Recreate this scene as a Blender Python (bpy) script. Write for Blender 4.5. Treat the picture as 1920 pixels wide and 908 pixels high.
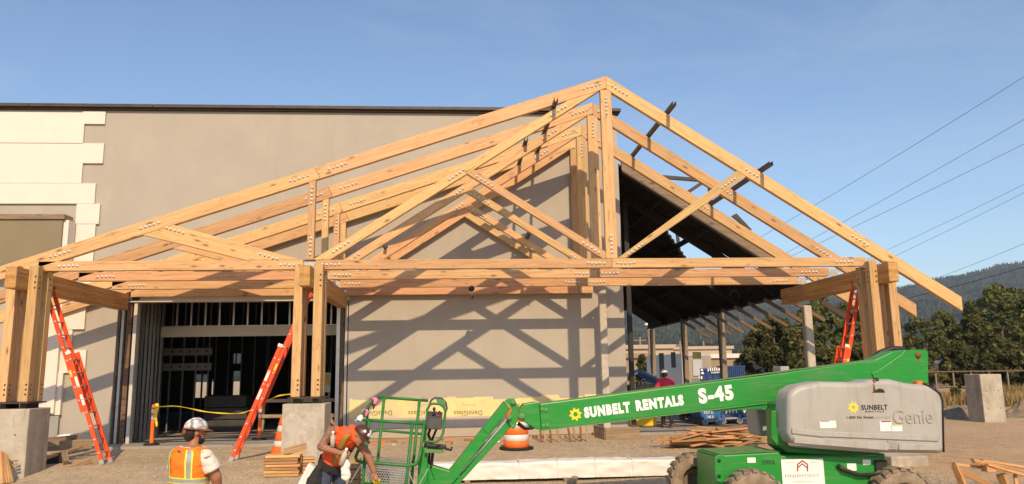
import bpy, bmesh, math, random
from mathutils import Vector, Matrix, noise
for o in list(bpy.data.objects): bpy.data.objects.remove(o)
SC = bpy.context.scene
COL = SC.collection
V = Vector
# ------------------------------------------------------------------ camera
CAMZ = 1.75
AX = V((0.99735138, -0.07100747, -0.01575324)); AY = V((0.00353628, -0.16899135, 0.98561119)); AZ = V((0.07264792, 0.98305639, 0.16829265))
FPX = 1454.91
cd = bpy.data.cameras.new('camera'); cam = bpy.data.objects.new('camera', cd); COL.objects.link(cam)
m = Matrix((AX, AY, -AZ)).transposed().to_4x4(); m.translation = V((0, 0, CAMZ)); cam.matrix_world = m
cd.sensor_width = 36; cd.lens = FPX/1920*36; cd.clip_start = .1; cd.clip_end = 20000
SC.camera = cam
def at(u, v, Y):
    d = AZ + AX*((u-960)/FPX) - AY*((v-454)/FPX)
    return V((d.x*Y/d.y, Y, CAMZ+d.z*Y/d.y))
# ------------------------------------------------------------------ light
SUNDIR = V((-.04, 1, -.766)).normalized()          # direction the light travels
EL = math.asin(-SUNDIR.z)
w = bpy.data.worlds.new('World'); SC.world = w; w.use_nodes = True
nt = w.node_tree; bgn = nt.nodes['Background']
sky = nt.nodes.new('ShaderNodeTexSky'); sky.sky_type = 'NISHITA'; sky.sun_disc = False
sky.sun_elevation = EL; sky.sun_rotation = math.atan2(-SUNDIR.x, -SUNDIR.y)
sky.air_density = 1.1; sky.dust_density = .7; sky.ozone_density = 2.6; sky.altitude = 300
wtc = nt.nodes.new('ShaderNodeTexCoord'); wmp = nt.nodes.new('ShaderNodeMapping'); wmp.inputs['Scale'].default_value = (1.2, 1.2, 4.5); wmp.inputs['Rotation'].default_value = (0, .35, .3)
wns = nt.nodes.new('ShaderNodeTexNoise'); wns.inputs['Scale'].default_value = 2.2; wns.inputs['Detail'].default_value = 7; wns.inputs['Roughness'].default_value = .62; wns.inputs['Distortion'].default_value = .8
wrp = nt.nodes.new('ShaderNodeMapRange'); wrp.inputs[1].default_value = .45; wrp.inputs[2].default_value = .85; wrp.inputs[3].default_value = 0; wrp.inputs[4].default_value = .20
wmx = nt.nodes.new('ShaderNodeMix'); wmx.data_type = 'RGBA'; wmx.inputs[7].default_value = (5.2, 5.3, 5.5, 1)      # faint high haze streaks
for a_, b_ in ((wtc.outputs['Generated'], wmp.inputs[0]), (wmp.outputs[0], wns.inputs['Vector']), (wns.outputs['Fac'], wrp.inputs[0]), (wrp.outputs[0], wmx.inputs[0]), (sky.outputs[0], wmx.inputs[6]), (wmx.outputs[2], bgn.inputs[0])): nt.links.new(a_, b_)
bgn.inputs[1].default_value = .134
sd = bpy.data.lights.new('sun', 'SUN'); sd.energy = 4.0; sd.angle = math.radians(.55); sd.color = (1, .765, .485)
sun = bpy.data.objects.new('sun', sd); COL.objects.link(sun); sun.location = (0, -10, 30)
sun.rotation_euler = SUNDIR.to_track_quat('-Z', 'Y').to_euler()
SC.view_settings.view_transform = 'Standard'; SC.view_settings.look = 'None'
SC.view_settings.exposure = .27; SC.view_settings.gamma = 1
SC.render.engine = 'CYCLES'
# ------------------------------------------------------------------ materials
MATS = {}
def _base(name):
    mt = bpy.data.materials.new(name); mt.use_nodes = True; MATS[name] = mt
    return mt, mt.node_tree, mt.node_tree.nodes['Principled BSDF']
def N(t, typ, **k):
    n = t.nodes.new(typ)
    for a, b in k.items(): setattr(n, a, b)
    return n
def L(t, a, b): t.links.new(a, b)
def ramp(t, fac, stops):
    r = N(t, 'ShaderNodeValToRGB'); e = r.color_ramp.elements
    while len(e) < len(stops): e.new(.5)
    for i, (p, c) in enumerate(stops): e[i].position = p; e[i].color = (*c, 1) if len(c) == 3 else c
    L(t, fac, r.inputs[0]); return r.outputs[0]
def coords(t, scale=(1, 1, 1), obj=True, rnd=False):
    tc = N(t, 'ShaderNodeTexCoord'); mp = N(t, 'ShaderNodeMapping'); mp.inputs['Scale'].default_value = scale
    L(t, tc.outputs['Object' if obj else 'Generated'], mp.inputs[0])
    if rnd:
        oi = N(t, 'ShaderNodeObjectInfo'); mu = N(t, 'ShaderNodeVectorMath', operation='SCALE'); mu.inputs[0].default_value = (37, 23, 51)
        L(t, oi.outputs['Random'], mu.inputs['Scale']); ad = N(t, 'ShaderNodeVectorMath', operation='ADD')
        L(t, tc.outputs['Object'], ad.inputs[0]); L(t, mu.outputs[0], ad.inputs[1]); L(t, ad.outputs[0], mp.inputs[0])
    return mp.outputs[0]
def noise_(t, vec, sc, det=4, rough=.55, dist=0):
    n = N(t, 'ShaderNodeTexNoise'); n.inputs['Scale'].default_value = sc; n.inputs['Detail'].default_value = det
    n.inputs['Roughness'].default_value = rough; n.inputs['Distortion'].default_value = dist; L(t, vec, n.inputs['Vector']); return n.outputs['Fac']
def mixc(t, fac, a, b, typ='MIX'):
    n = N(t, 'ShaderNodeMix', data_type='RGBA', blend_type=typ)
    for s, v_ in ((0, fac), (6, a), (7, b)):
        if hasattr(v_, 'links'): L(t, v_, n.inputs[s])
        elif s == 0: n.inputs[0].default_value = v_
        else: n.inputs[s].default_value = (*v_, 1)
    return n.outputs[2]
def bump(t, p, h, st=.3, d=.01):
    b = N(t, 'ShaderNodeBump'); b.inputs['Strength'].default_value = st; b.inputs['Distance'].default_value = d
    L(t, h, b.inputs['Height']); L(t, b.outputs[0], p.inputs['Normal'])
def plain(name, c, rough=.6, metal=0, var=.12, sc=6, bst=.08, spec=.4, dirt=None, streak=None):
    """coloured surface with mottling, optional dirt colour, fine relief"""
    mt, t, p = _base(name); v = coords(t, rnd=True)
    n = noise_(t, v, sc, 6, .62)
    a = tuple(x*(1-var) for x in c); b = tuple(min(1, x*(1+var)) for x in c)
    col = ramp(t, n, [(.3, a), (.7, b)])
    if dirt:
        n2 = noise_(t, v, sc*.45, 8, .7, .6); f = ramp(t, n2, [(.5, (0, 0, 0)), (.72, (1, 1, 1))])
        ml = N(t, 'ShaderNodeMath', operation='MULTIPLY'); L(t, f, ml.inputs[0]); ml.inputs[1].default_value = dirt[1]
        col = mixc(t, ml.outputs[0], col, dirt[0])
    if streak:                                    # weather streaks running down, thin scratches along
        ms_ = N(t, 'ShaderNodeMapping'); ms_.inputs['Scale'].default_value = streak[2]; L(t, v, ms_.inputs[0]); n5 = noise_(t, ms_.outputs[0], 1, 7, .68, .2)
        f5 = ramp(t, n5, [(.52, (0, 0, 0)), (.60, (1, 1, 1))]); m5 = N(t, 'ShaderNodeMath', operation='MULTIPLY'); L(t, f5, m5.inputs[0]); m5.inputs[1].default_value = streak[1]; col = mixc(t, m5.outputs[0], col, streak[0])
    L(t, col, p.inputs['Base Color']); p.inputs['Roughness'].default_value = rough; p.inputs['Metallic'].default_value = metal
    p.inputs['Specular IOR Level'].default_value = spec
    n3 = noise_(t, v, sc*9, 5, .6)
    if bst: bump(t, p, n3, bst, .02)
    return mt
def wood(name, light, dark, knots=True, rough=.62, lam=0, tint=.07):
    """sawn timber: grain along local X, knots, per-piece tone"""
    mt, t, p = _base(name); v = coords(t, (1, 1, 1), rnd=True)
    mp = N(t, 'ShaderNodeMapping'); mp.inputs['Scale'].default_value = (.35, 7, 7); L(t, v, mp.inputs[0])
    n = noise_(t, mp.outputs[0], 2.2, 6, .6, 1.1)
    mp2 = N(t, 'ShaderNodeMapping'); mp2.inputs['Scale'].default_value = (1.2, 60, 60); L(t, v, mp2.inputs[0])
    n2 = noise_(t, mp2.outputs[0], 1.5, 4, .6)
    mid = tuple((a+b)/2 for a, b in zip(light, dark))
    col = ramp(t, n, [(.28, dark), (.5, mid), (.66, light)])
    fib = ramp(t, n2, [(.35, (.80, .80, .80)), (.6, (1.06, 1.06, 1.06))]); col = mixc(t, .8, col, fib, 'MULTIPLY')
    if knots:
        mk = N(t, 'ShaderNodeMapping'); mk.inputs['Scale'].default_value = (1.5, 4.2, 4.2); L(t, v, mk.inputs[0])
        vo = N(t, 'ShaderNodeTexVoronoi'); vo.inputs['Scale'].default_value = 1.15; L(t, mk.outputs[0], vo.inputs['Vector'])
        k = ramp(t, vo.outputs['Distance'], [(.045, (1, 1, 1)), (.12, (.38, .38, .38)), (.2, (0, 0, 0))]); col = mixc(t, k, col, tuple(x*.3 for x in dark))
    if lam:
        sx = N(t, 'ShaderNodeSeparateXYZ'); tc = N(t, 'ShaderNodeTexCoord'); L(t, tc.outputs['Object'], sx.inputs[0])
        fl = N(t, 'ShaderNodeMath', operation='MULTIPLY'); fl.inputs[1].default_value = 1/lam; L(t, sx.outputs[2], fl.inputs[0])
        f2 = N(t, 'ShaderNodeMath', operation='FLOOR'); L(t, fl.outputs[0], f2.inputs[0])
        sh = N(t, 'ShaderNodeMath', operation='MULTIPLY_ADD'); L(t, f2.outputs[0], sh.inputs[0]); sh.inputs[1].default_value = 1.37; L(t, sx.outputs[0], sh.inputs[2])
        s3 = N(t, 'ShaderNodeMath', operation='MULTIPLY'); s3.inputs[1].default_value = .42; L(t, sh.outputs[0], s3.inputs[0])
        s4 = N(t, 'ShaderNodeMath', operation='FLOOR'); L(t, s3.outputs[0], s4.inputs[0])
        cb = N(t, 'ShaderNodeCombineXYZ'); L(t, f2.outputs[0], cb.inputs[0]); L(t, s4.outputs[0], cb.inputs[1])
        wn = N(t, 'ShaderNodeTexWhiteNoise', noise_dimensions='2D'); L(t, cb.outputs[0], wn.inputs['Vector'])
        lc = ramp(t, wn.outputs['Value'], [(0, (.72, .68, .62)), (.6, (1, 1, 1)), (1, (1.2, 1.16, 1.05))]); col = mixc(t, .9, col, lc, 'MULTIPLY')
        fr = N(t, 'ShaderNodeMath', operation='FRACT'); L(t, fl.outputs[0], fr.inputs[0])
        ln = ramp(t, fr.outputs[0], [(0, (.5, .5, .5)), (.06, (1, 1, 1)), (1, (1, 1, 1))]); col = mixc(t, .7, col, ln, 'MULTIPLY')
    mc = N(t, 'ShaderNodeMapping'); mc.inputs['Scale'].default_value = (.30, 5, 5); L(t, v, mc.inputs[0]); nc = noise_(t, mc.outputs[0], 2.6, 2, .4, .3)     # drying checks
    ck = ramp(t, nc, [(.488, (0, 0, 0)), (.497, (.55, .55, .55)), (.503, (.55, .55, .55)), (.512, (0, 0, 0))]); col = mixc(t, ck, col, tuple(x*.4 for x in dark))
    oi = N(t, 'ShaderNodeObjectInfo'); hv = N(t, 'ShaderNodeHueSaturation'); L(t, col, hv.inputs['Color'])
    mr = N(t, 'ShaderNodeMapRange'); L(t, oi.outputs['Random'], mr.inputs[0]); mr.inputs[3].default_value = 1-tint; mr.inputs[4].default_value = 1+tint; L(t, mr.outputs[0], hv.inputs['Value'])
    m2 = N(t, 'ShaderNodeMath', operation='FRACT'); m3 = N(t, 'ShaderNodeMath', operation='MULTIPLY'); m3.inputs[1].default_value = 7.3; L(t, oi.outputs['Random'], m3.inputs[0]); L(t, m3.outputs[0], m2.inputs[0])
    mr2 = N(t, 'ShaderNodeMapRange'); L(t, m2.outputs[0], mr2.inputs[0]); mr2.inputs[3].default_value = .488; mr2.inputs[4].default_value = .508; L(t, mr2.outputs[0], hv.inputs['Hue'])
    L(t, hv.outputs[0], p.inputs['Base Color']); p.inputs['Roughness'].default_value = rough; p.inputs['Specular IOR Level'].default_value = .3
    bump(t, p, n2, .18, .004)
    return mt
wood('fir', (.66, .42, .20), (.51, .30, .125), tint=.13)
wood('fir_red', (.64, .385, .19), (.48, .255, .115), tint=.1)
wood('glulam', (.58, .345, .125), (.42, .22, .065), knots=False, lam=.0381, tint=.06)
wood('scrap', (.60, .35, .15), (.38, .19, .07), knots=False, tint=.3)
wood('weathered', (.36, .26, .16), (.20, .14, .085), tint=.2)
wood('formboard', (.40, .27, .15), (.25, .16, .085), tint=.15)
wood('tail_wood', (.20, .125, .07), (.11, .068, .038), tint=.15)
wood('plywood', (.34, .25, .15), (.26, .185, .11), knots=False, tint=.05)
plain('stucco', (.395, .357, .307), .9, var=.05, sc=1.1, bst=.15, spec=.2, streak=((.375, .335, .283), .55, (1.6, 1.6, .22)))
plain('stucco_tan', (.42, .35, .27), .9, var=.05, sc=1.1, bst=.15, spec=.2)
plain('foam_white', (.72, .64, .565), .85, var=.025, sc=3, bst=.06, spec=.2)
plain('base_grey', (.30, .29, .27), .9, var=.08, sc=4)
plain('concrete', (.42, .37, .30), .9, var=.18, sc=3.5, bst=.25, dirt=((.22, .18, .13), .55), streak=((.25, .21, .16), .5, (5, 5, .7)))
plain('concrete_patch', (.47, .42, .355), .92, var=.14, sc=9, bst=.3, dirt=((.24, .19, .14), .6))
plain('slab', (.30, .275, .24), .9, var=.14, sc=1.2, bst=.12, dirt=((.22, .18, .13), .5))
plain('steel_brown', (.055, .038, .028), .55, var=.25, sc=5, spec=.4, dirt=((.13, .09, .06), .4))
plain('steel_black', (.02, .019, .018), .5, var=.2, sc=5)
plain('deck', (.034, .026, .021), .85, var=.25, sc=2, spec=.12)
plain('galv', (.50, .50, .49), .38, .85, var=.12, sc=14, bst=.03)
plain('galv_dull', (.42, .40, .37), .5, .5, var=.12, sc=8, bst=.03)
plain('header', (.55, .52, .46), .55, .25, var=.06, sc=3)
plain('washer', (.68, .65, .60), .4, .2, var=.06, sc=20)
plain('lad_orange', (.78, .085, .018), .45, var=.10, sc=5, bst=.02, dirt=((.55, .09, .04), .5))
plain('lad_alu', (.52, .52, .52), .4, .7, sc=20)
plain('rubber', (.016, .016, .016), .8, sc=15)
plain('label_white', (.78, .76, .73), .5, var=.05, sc=20)
plain('label_yellow', (.85, .55, .03), .5, var=.05, sc=20)
plain('lift_green', (.008, .235, .024), .38, var=.07, sc=2.2, bst=.03, spec=.5, dirt=((.075, .19, .06), .6), streak=((.13, .23, .09), .35, (2.5, 6, 26)))
plain('lift_green_dusty', (.10, .235, .075), .7, var=.15, sc=5, bst=.05, dirt=((.26, .22, .14), .7))
plain('hood_grey', (.37, .36, .34), .45, var=.06, sc=1.8, bst=.04, spec=.45, dirt=((.30, .265, .22), .6), streak=((.29, .26, .22), .4, (9, 9, 1.3)))
plain('black_plastic', (.022, .021, .02), .5, var=.2, sc=9)
plain('gun', (.075, .07, .065), .55, var=.2, sc=9)
plain('tyre', (.27, .205, .14), .95, var=.22, sc=9, bst=.3, dirt=((.10, .085, .07), .8))
plain('rim', (.16, .12, .085), .8, var=.2, sc=9)
plain('paint_white', (.84, .82, .78), .45, var=.03, sc=10, bst=0)
plain('paint_yellow', (.90, .60, .03), .45, var=.03, sc=10, bst=0)
plain('paint_black', (.02, .02, .022), .5, var=.05, sc=10, bst=0)
plain('paint_red', (.32, .03, .03), .5, var=.05, sc=10, bst=0)
plain('paint_grey', (.33, .32, .31), .5, var=.05, sc=10, bst=0)
plain('print_brown', (.22, .17, .05), .7, var=.1, sc=30, bst=0)
plain('print_pink', (.62, .33, .22), .7, var=.1, sc=30, bst=0)
plain('dens_yellow', (.72, .59, .27), .8, var=.10, sc=2.2, bst=.05, dirt=((.47, .41, .33), .9))
plain('trim_pink', (.50, .42, .365), .8, var=.06, sc=3)
plain('cone_orange', (.83, .15, .018), .5, var=.08, sc=6, dirt=((.50, .14, .05), .5))
plain('reflective', (.72, .70, .66), .35, .15, var=.08, sc=18)
plain('tape_yellow', (.85, .62, .05), .5, var=.1, sc=20)
plain('wrap', (.72, .69, .645), .45, var=.03, sc=3, bst=.05, spec=.5)
plain('strap', (.70, .66, .60), .5, sc=20)
plain('blue_steel', (.028, .115, .31), .5, var=.18, sc=3, dirt=((.10, .12, .15), .6))
plain('blue_navy', (.014, .045, .16), .5, var=.18, sc=2, dirt=((.06, .08, .13), .5))
plain('blue_dark', (.02, .045, .11), .5, var=.2, sc=3, dirt=((.08, .09, .11), .6))
plain('blue_lift', (.03, .17, .36), .45, var=.1, sc=4)
plain('trailer', (.60, .59, .57), .6, var=.05, sc=1, dirt=((.45, .42, .38), .5))
plain('beige_build', (.45, .36, .26), .85, var=.06, sc=.4)
plain('tan_build', (.30, .22, .15), .85, var=.08, sc=.4)
plain('dark_glass', (.02, .025, .03), .15, sc=5, bst=0)
plain('bark', (.13, .095, .065), .95, var=.3, sc=5, bst=.4)
plain('pole_wood', (.25, .19, .13), .9, var=.2, sc=6, bst=.2)
plain('panel_olive', (.225, .18, .115), .85, var=.07, sc=1.2)
plain('hat_maroon', (.085, .030, .022), .4, var=.15, sc=12, bst=0)
plain('bottle_plastic', (.50, .46, .37), .25, var=.1, sc=14, bst=0)
plain('tube_green', (.018, .165, .03), .5, var=.18, sc=9, bst=.06, dirt=((.10, .15, .06), .7))
plain('cardboard', (.44, .28, .14), .85, var=.08, sc=6)
plain('skin', (.36, .155, .085), .55, var=.10, sc=14, bst=.04, spec=.35)
plain('skin_tattoo', (.24, .125, .08), .6, var=.45, sc=26, bst=.04)
plain('hair', (.018, .012, .009), .7, var=.3, sc=40, bst=.3)
plain('vest_orange', (.90, .21, .012), .7, var=.10, sc=9, bst=.25)
plain('vest_red', (.85, .10, .02), .75, var=.10, sc=12, bst=.25)
plain('lime', (.78, .80, .08), .6, sc=20)
plain('silver_tape', (.50, .50, .47), .3, .5, var=.12, sc=16)
plain('tee_white', (.70, .63, .57), .85, var=.06, sc=8, bst=.25)
plain('denim', (.045, .06, .10), .9, var=.25, sc=10, bst=.3)
plain('dark_cloth', (.025, .023, .023), .9, var=.25, sc=10, bst=.3)
plain('pink_shirt', (.60, .035, .085), .85, var=.12, sc=10, bst=.2)
plain('pink_tape', (.86, .22, .36), .6, var=.1, sc=20)
plain('helmet_white', (.78, .76, .72), .3, var=.04, sc=10, bst=0)
plain('cloth_white', (.78, .75, .70), .85, var=.06, sc=10, bst=.3)
plain('harness', (.30, .27, .045), .8, var=.15, sc=20)
plain('amber', (.62, .17, .03), .3, sc=9)
plain('rust', (.19, .075, .03), .85, var=.3, sc=12)
plain('wire', (.03, .03, .03), .6, sc=5, bst=0)
plain('dirt_pile', (.20, .155, .105), .95, var=.25, sc=5, bst=.5)
plain('stud_shaded', (.22, .215, .205), .6, .2, var=.15, sc=6)  # darker copy of the stud metal, interior shade put into its colour
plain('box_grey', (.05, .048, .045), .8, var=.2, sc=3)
# stickered hard hat, ground, leaves, hills
mt, t, p = _base('hat_stickers'); v = coords(t)
vo = N(t, 'ShaderNodeTexVoronoi'); vo.inputs['Scale'].default_value = 22; L(t, v, vo.inputs['Vector'])
c1 = ramp(t, vo.outputs['Color'], [(.1, (.72, .69, .65)), (.33, (.70, .50, .46)), (.5, (.74, .72, .68)), (.62, (.35, .42, .56)), (.7, (.74, .72, .68)), (.95, (.05, .05, .06))])
c2 = ramp(t, vo.outputs['Distance'], [(.5, (1, 1, 1)), (.68, (.3, .3, .32))]); L(t, mixc(t, .7, c1, c2, 'MULTIPLY'), p.inputs['Base Color']); p.inputs['Roughness'].default_value = .75
def ground_mat(name, a, b, c, stone):
    mt, t, p = _base(name); v = coords(t)
    n = noise_(t, v, .22, 8, .65, .4); n2 = noise_(t, v, 3.2, 8, .7); vo = N(t, 'ShaderNodeTexVoronoi'); vo.inputs['Scale'].default_value = stone; L(t, v, vo.inputs['Vector'])
    col = ramp(t, n, [(.3, a), (.5, b), (.7, c)])
    col = mixc(t, .75, col, ramp(t, n2, [(.3, (.72, .70, .68)), (.7, (1.15, 1.13, 1.1))]), 'MULTIPLY')
    sp = ramp(t, vo.outputs['Color'], [(.1, (.55, .54, .52)), (.5, (1, 1, 1)), (.9, (1.35, 1.32, 1.28))]); col = mixc(t, .8, col, sp, 'MULTIPLY')
    L(t, col, p.inputs['Base Color']); p.inputs['Roughness'].default_value = .95; p.inputs['Specular IOR Level'].default_value = .134
    ad = N(t, 'ShaderNodeMath', operation='ADD'); L(t, vo.outputs['Distance'], ad.inputs[0]); L(t, n2, ad.inputs[1]); bump(t, p, ad.outputs[0], .7, .03)
    return mt
ground_mat('gravel', (.33, .27, .19), (.37, .305, .22), (.40, .32, .23), 34)
ground_mat('dirt', (.30, .205, .12), (.37, .255, .15), (.42, .29, .175), 9)
ground_mat('stone', (.27, .26, .235), (.33, .31, .275), (.36, .33, .29), 4)
ground_mat('road_dirt', (.50, .345, .21), (.56, .395, .25), (.61, .44, .285), 60)
def leafmat(name, stops, tr=.35):
    mt, t, p = _base(name); g = N(t, 'ShaderNodeNewGeometry'); v = coords(t)
    col = ramp(t, g.outputs['Random Per Island'], stops)
    n = noise_(t, v, .55, 4, .6); col = mixc(t, .9, col, ramp(t, n, [(.32, (.55, .60, .55)), (.68, (1.35, 1.2, 1.0))]), 'MULTIPLY')
    L(t, col, p.inputs['Base Color']); p.inputs['Roughness'].default_value = .6; p.inputs['Specular IOR Level'].default_value = .25
    tl = N(t, 'ShaderNodeBsdfTranslucent'); L(t, col, tl.inputs[0]); ms = N(t, 'ShaderNodeMixShader'); ms.inputs[0].default_value = tr
    L(t, p.outputs[0], ms.inputs[1]); L(t, tl.outputs[0], ms.inputs[2]); L(t, ms.outputs[0], t.nodes['Material Output'].inputs[0])
leafmat('leaf_dark', [(0, (.046, .058, .020)), (.5, (.092, .102, .033)), (.93, (.145, .138, .048)), (1, (.21, .13, .05))])
leafmat('leaf_mid', [(0, (.072, .096, .032)), (.5, (.13, .152, .048)), (1, (.205, .202, .07))])
leafmat('leaf_light', [(0, (.072, .092, .034)), (.5, (.13, .148, .05)), (1, (.20, .195, .075))])
leafmat('leaf_forest', [(0, (.016, .026, .018)), (.5, (.036, .052, .032)), (.9, (.07, .082, .046)), (1, (.13, .10, .06))], .05)
leafmat('dry_grass', [(0, (.26, .18, .075)), (.5, (.36, .255, .11)), (.9, (.42, .31, .15)), (1, (.12, .13, .04))], .2)
mt, t, p = _base('forest_hill'); v = coords(t)
n = noise_(t, v, .010, 8, .65); n2 = noise_(t, v, .075, 6, .8); n3 = noise_(t, v, .0035, 4, .55)
col = ramp(t, n2, [(.34, (.006, .010, .008)), (.5, (.034, .044, .028)), (.66, (.105, .105, .062))])
col = mixc(t, ramp(t, n, [(.52, (0, 0, 0)), (.72, (.75, .75, .75))]), col, (.14, .105, .065)); L(t, mixc(t, .6, col, ramp(t, n3, [(.35, (.55, .6, .6)), (.65, (1.3, 1.2, 1.1))]), 'MULTIPLY'), p.inputs['Base Color'])
p.inputs['Roughness'].default_value = 1; p.inputs['Specular IOR Level'].default_value = 0; bump(t, p, n2, 1, 9)
# ------------------------------------------------------------------ mesh building
class MB:
    def __init__(s): s.v = []; s.f = []; s.mi = []; s.sm = []
    def add(s, vs, fs, mi=0, sm=False):
        b = len(s.v); s.v += [tuple(x) for x in vs]
        for f in fs: s.f.append([b+i for i in f]); s.mi.append(mi); s.sm.append(sm)
        return s
    def box(s, a, b, mi=0):
        (x0, y0, z0), (x1, y1, z1) = a, b
        if x0 > x1: x0, x1 = x1, x0
        if y0 > y1: y0, y1 = y1, y0
        if z0 > z1: z0, z1 = z1, z0
        return s.add([(x0, y0, z0), (x1, y0, z0), (x1, y1, z0), (x0, y1, z0), (x0, y0, z1), (x1, y0, z1), (x1, y1, z1), (x0, y1, z1)],
                     [(3, 2, 1, 0), (4, 5, 6, 7), (0, 1, 5, 4), (1, 2, 6, 5), (2, 3, 7, 6), (3, 0, 4, 7)], mi)
    def bar(s, p0, p1, w_, h_, up=(0, 0, 1), mi=0):
        p0, p1 = V(p0), V(p1); d = (p1-p0).normalized(); u = V(up); sd_ = d.cross(u)
        if sd_.length < 1e-4: sd_ = d.cross(V((0, 1, 0)))
        sd_.normalize(); u = sd_.cross(d); a = sd_*w_/2; b = u*h_/2
        vs = [p0-a-b, p0+a-b, p0+a+b, p0-a+b, p1-a-b, p1+a-b, p1+a+b, p1-a+b]
        return s.add(vs, [(0, 1, 2, 3), (7, 6, 5, 4), (4, 5, 1, 0), (5, 6, 2, 1), (6, 7, 3, 2), (7, 4, 0, 3)], mi)
    def prism(s, poly, d, mi=0):
        """closed polygon of points extruded by vector d"""
        n = len(poly); poly = [V(p_) for p_ in poly]; d = V(d)
        nr = V((0, 0, 0))
        for i in range(n): nr += poly[i].cross(poly[(i+1) % n])
        if nr.dot(d) > 0: poly.reverse()
        vs = poly+[p_+d for p_ in poly]
        fs = [list(range(n)), list(range(2*n-1, n-1, -1))]+[(i, i+n, (i+1) % n+n, (i+1) % n) for i in range(n)]
        return s.add(vs, fs, mi)
    def tube(s, pts, r, n=8, mi=0, cap=True, sm=True):
        pts = [V(p_) for p_ in pts]; rs = r if isinstance(r, (list, tuple)) else [r]*len(pts)
        vs = []; fs = []; ref = None
        for i, p_ in enumerate(pts):
            d = (pts[min(i+1, len(pts)-1)]-pts[max(i-1, 0)]).normalized()
            if ref is None: ref = d.orthogonal().normalized()
            ref = (ref-d*ref.dot(d)); ref = ref.normalized() if ref.length > 1e-6 else d.orthogonal().normalized(); q = d.cross(ref)
            for k in range(n):
                a = 2*math.pi*k/n; vs.append(p_+(ref*math.cos(a)+q*math.sin(a))*rs[i])
        for i in range(len(pts)-1):
            for k in range(n): fs.append((i*n+k, i*n+(k+1) % n, (i+1)*n+(k+1) % n, (i+1)*n+k))
        s.add(vs, fs, mi, sm)
        if cap:
            b = len(s.v)-len(vs); e = (len(pts)-1)*n
            s.f.append([b+k for k in range(n-1, -1, -1)]); s.f.append([b+e+k for k in range(n)]); s.mi += [mi, mi]; s.sm += [False, False]
        return s
    def lathe(s, prof, c, axis=(0, 0, 1), n=20, mi=0, sm=True):
        ax = V(axis).normalized(); a = ax.orthogonal().normalized(); b = ax.cross(a); c = V(c); vs = []; fs = []; m_ = len(prof)
        for r, h in prof:
            for k in range(n):
                t_ = 2*math.pi*k/n; vs.append(c+ax*h+(a*math.cos(t_)+b*math.sin(t_))*r)
        for i in range(m_-1):
            for k in range(n): fs.append((i*n+k, i*n+(k+1) % n, (i+1)*n+(k+1) % n, (i+1)*n+k))
        return s.add(vs, fs, mi, sm)
def link(name, me, parent=None):
    o = bpy.data.objects.new(name, me); COL.objects.link(o)
    if parent: o.parent = parent
    return o
def wpos(o):
    p_ = V((0, 0, 0))
    while o: p_ = p_+o.location; o = o.parent
    return p_
def build(name, mb, mat, parent=None, bevel=0, origin=None, seg=1, kind=None):
    """one mesh object; vertices given in world coordinates, origin moved to origin (default bbox centre)"""
    vs = mb.v
    if origin is None:
        lo = [min(c[i] for c in vs) for i in range(3)]; hi = [max(c[i] for c in vs) for i in range(3)]
        origin = V([(a+b)/2 for a, b in zip(lo, hi)])
    me = bpy.data.meshes.new(name); me.from_pydata([tuple(V(c)-V(origin)) for c in vs], [], mb.f)
    for mm in (mat if isinstance(mat, (list, tuple)) else [mat]): me.materials.append(MATS[mm])
    me.polygons.foreach_set('material_index', mb.mi); me.polygons.foreach_set('use_smooth', mb.sm); me.update()
    o = link(name, me, parent); o.location = V(origin)-(wpos(parent) if parent else V((0, 0, 0)))
    if bevel:
        b = o.modifiers.new('bevel', 'BEVEL'); b.width = bevel; b.segments = seg; b.limit_method = 'ANGLE'; b.angle_limit = math.radians(40)
    if kind: o['kind'] = kind
    return o
def tag(o, label, cat, group=None, kind=None):
    o['label'] = label
    if cat: o['category'] = cat
    if group: o['group'] = group
    if kind: o['kind'] = kind
    return o
def thing(name, label, cat, loc, group=None):
    o = link(name, None); o.location = V(loc); o.empty_display_size = .2
    return tag(o, label, cat, group)
def stick(name, parent, p0, p1, w_, h_, mat, up=(0, 0, 1), bevel=.006, cut=None):
    """a timber or bar of its own: local X runs along it (so grain follows)"""
    p0, p1 = V(p0), V(p1); d = p1-p0; ln = d.length; d.normalize(); u = V(up); y = u.cross(d)
    if y.length < 1e-4: y = V((0, 1, 0)).cross(d)
    y.normalize(); z = d.cross(y)
    mb = MB().box((-ln/2, -w_/2, -h_/2), (ln/2, w_/2, h_/2)); o = build(name, mb, mat, None, bevel, (0, 0, 0))
    M = Matrix((d, y, z)).transposed().to_4x4(); M.translation = (p0+p1)/2-(wpos(parent) if parent else V((0, 0, 0)))
    if parent: o.parent = parent
    o.matrix_local = M
    return o
def polytimber(name, parent, poly, y0, y1, dirx, mat, bevel=.007):
    """member in the XZ plane with its own cut ends; grain along dirx"""
    d = V((dirx[0], 0, dirx[1])).normalized(); y = V((0, 1, 0)); z = d.cross(y)
    c = sum((V((a, 0, b)) for a, b in poly), V((0, 0, 0)))/len(poly)
    lp = [(V((a, 0, b))-c) for a, b in poly]; lp = [V((q.dot(d), -(y1-y0)/2, q.dot(z))) for q in lp]
    mb = MB().prism(lp, (0, y1-y0, 0)); o = build(name, mb, mat, None, bevel, (0, 0, 0))
    M = Matrix((d, y, z)).transposed().to_4x4(); M.translation = c+V((0, (y0+y1)/2, 0))-wpos(parent); o.parent = parent; o.matrix_local = M
    return o
def copy_tree(o, parent=None):
    c = o.copy(); COL.objects.link(c); c.parent = parent
    for ch in o.children: copy_tree(ch, c)
    return c
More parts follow.
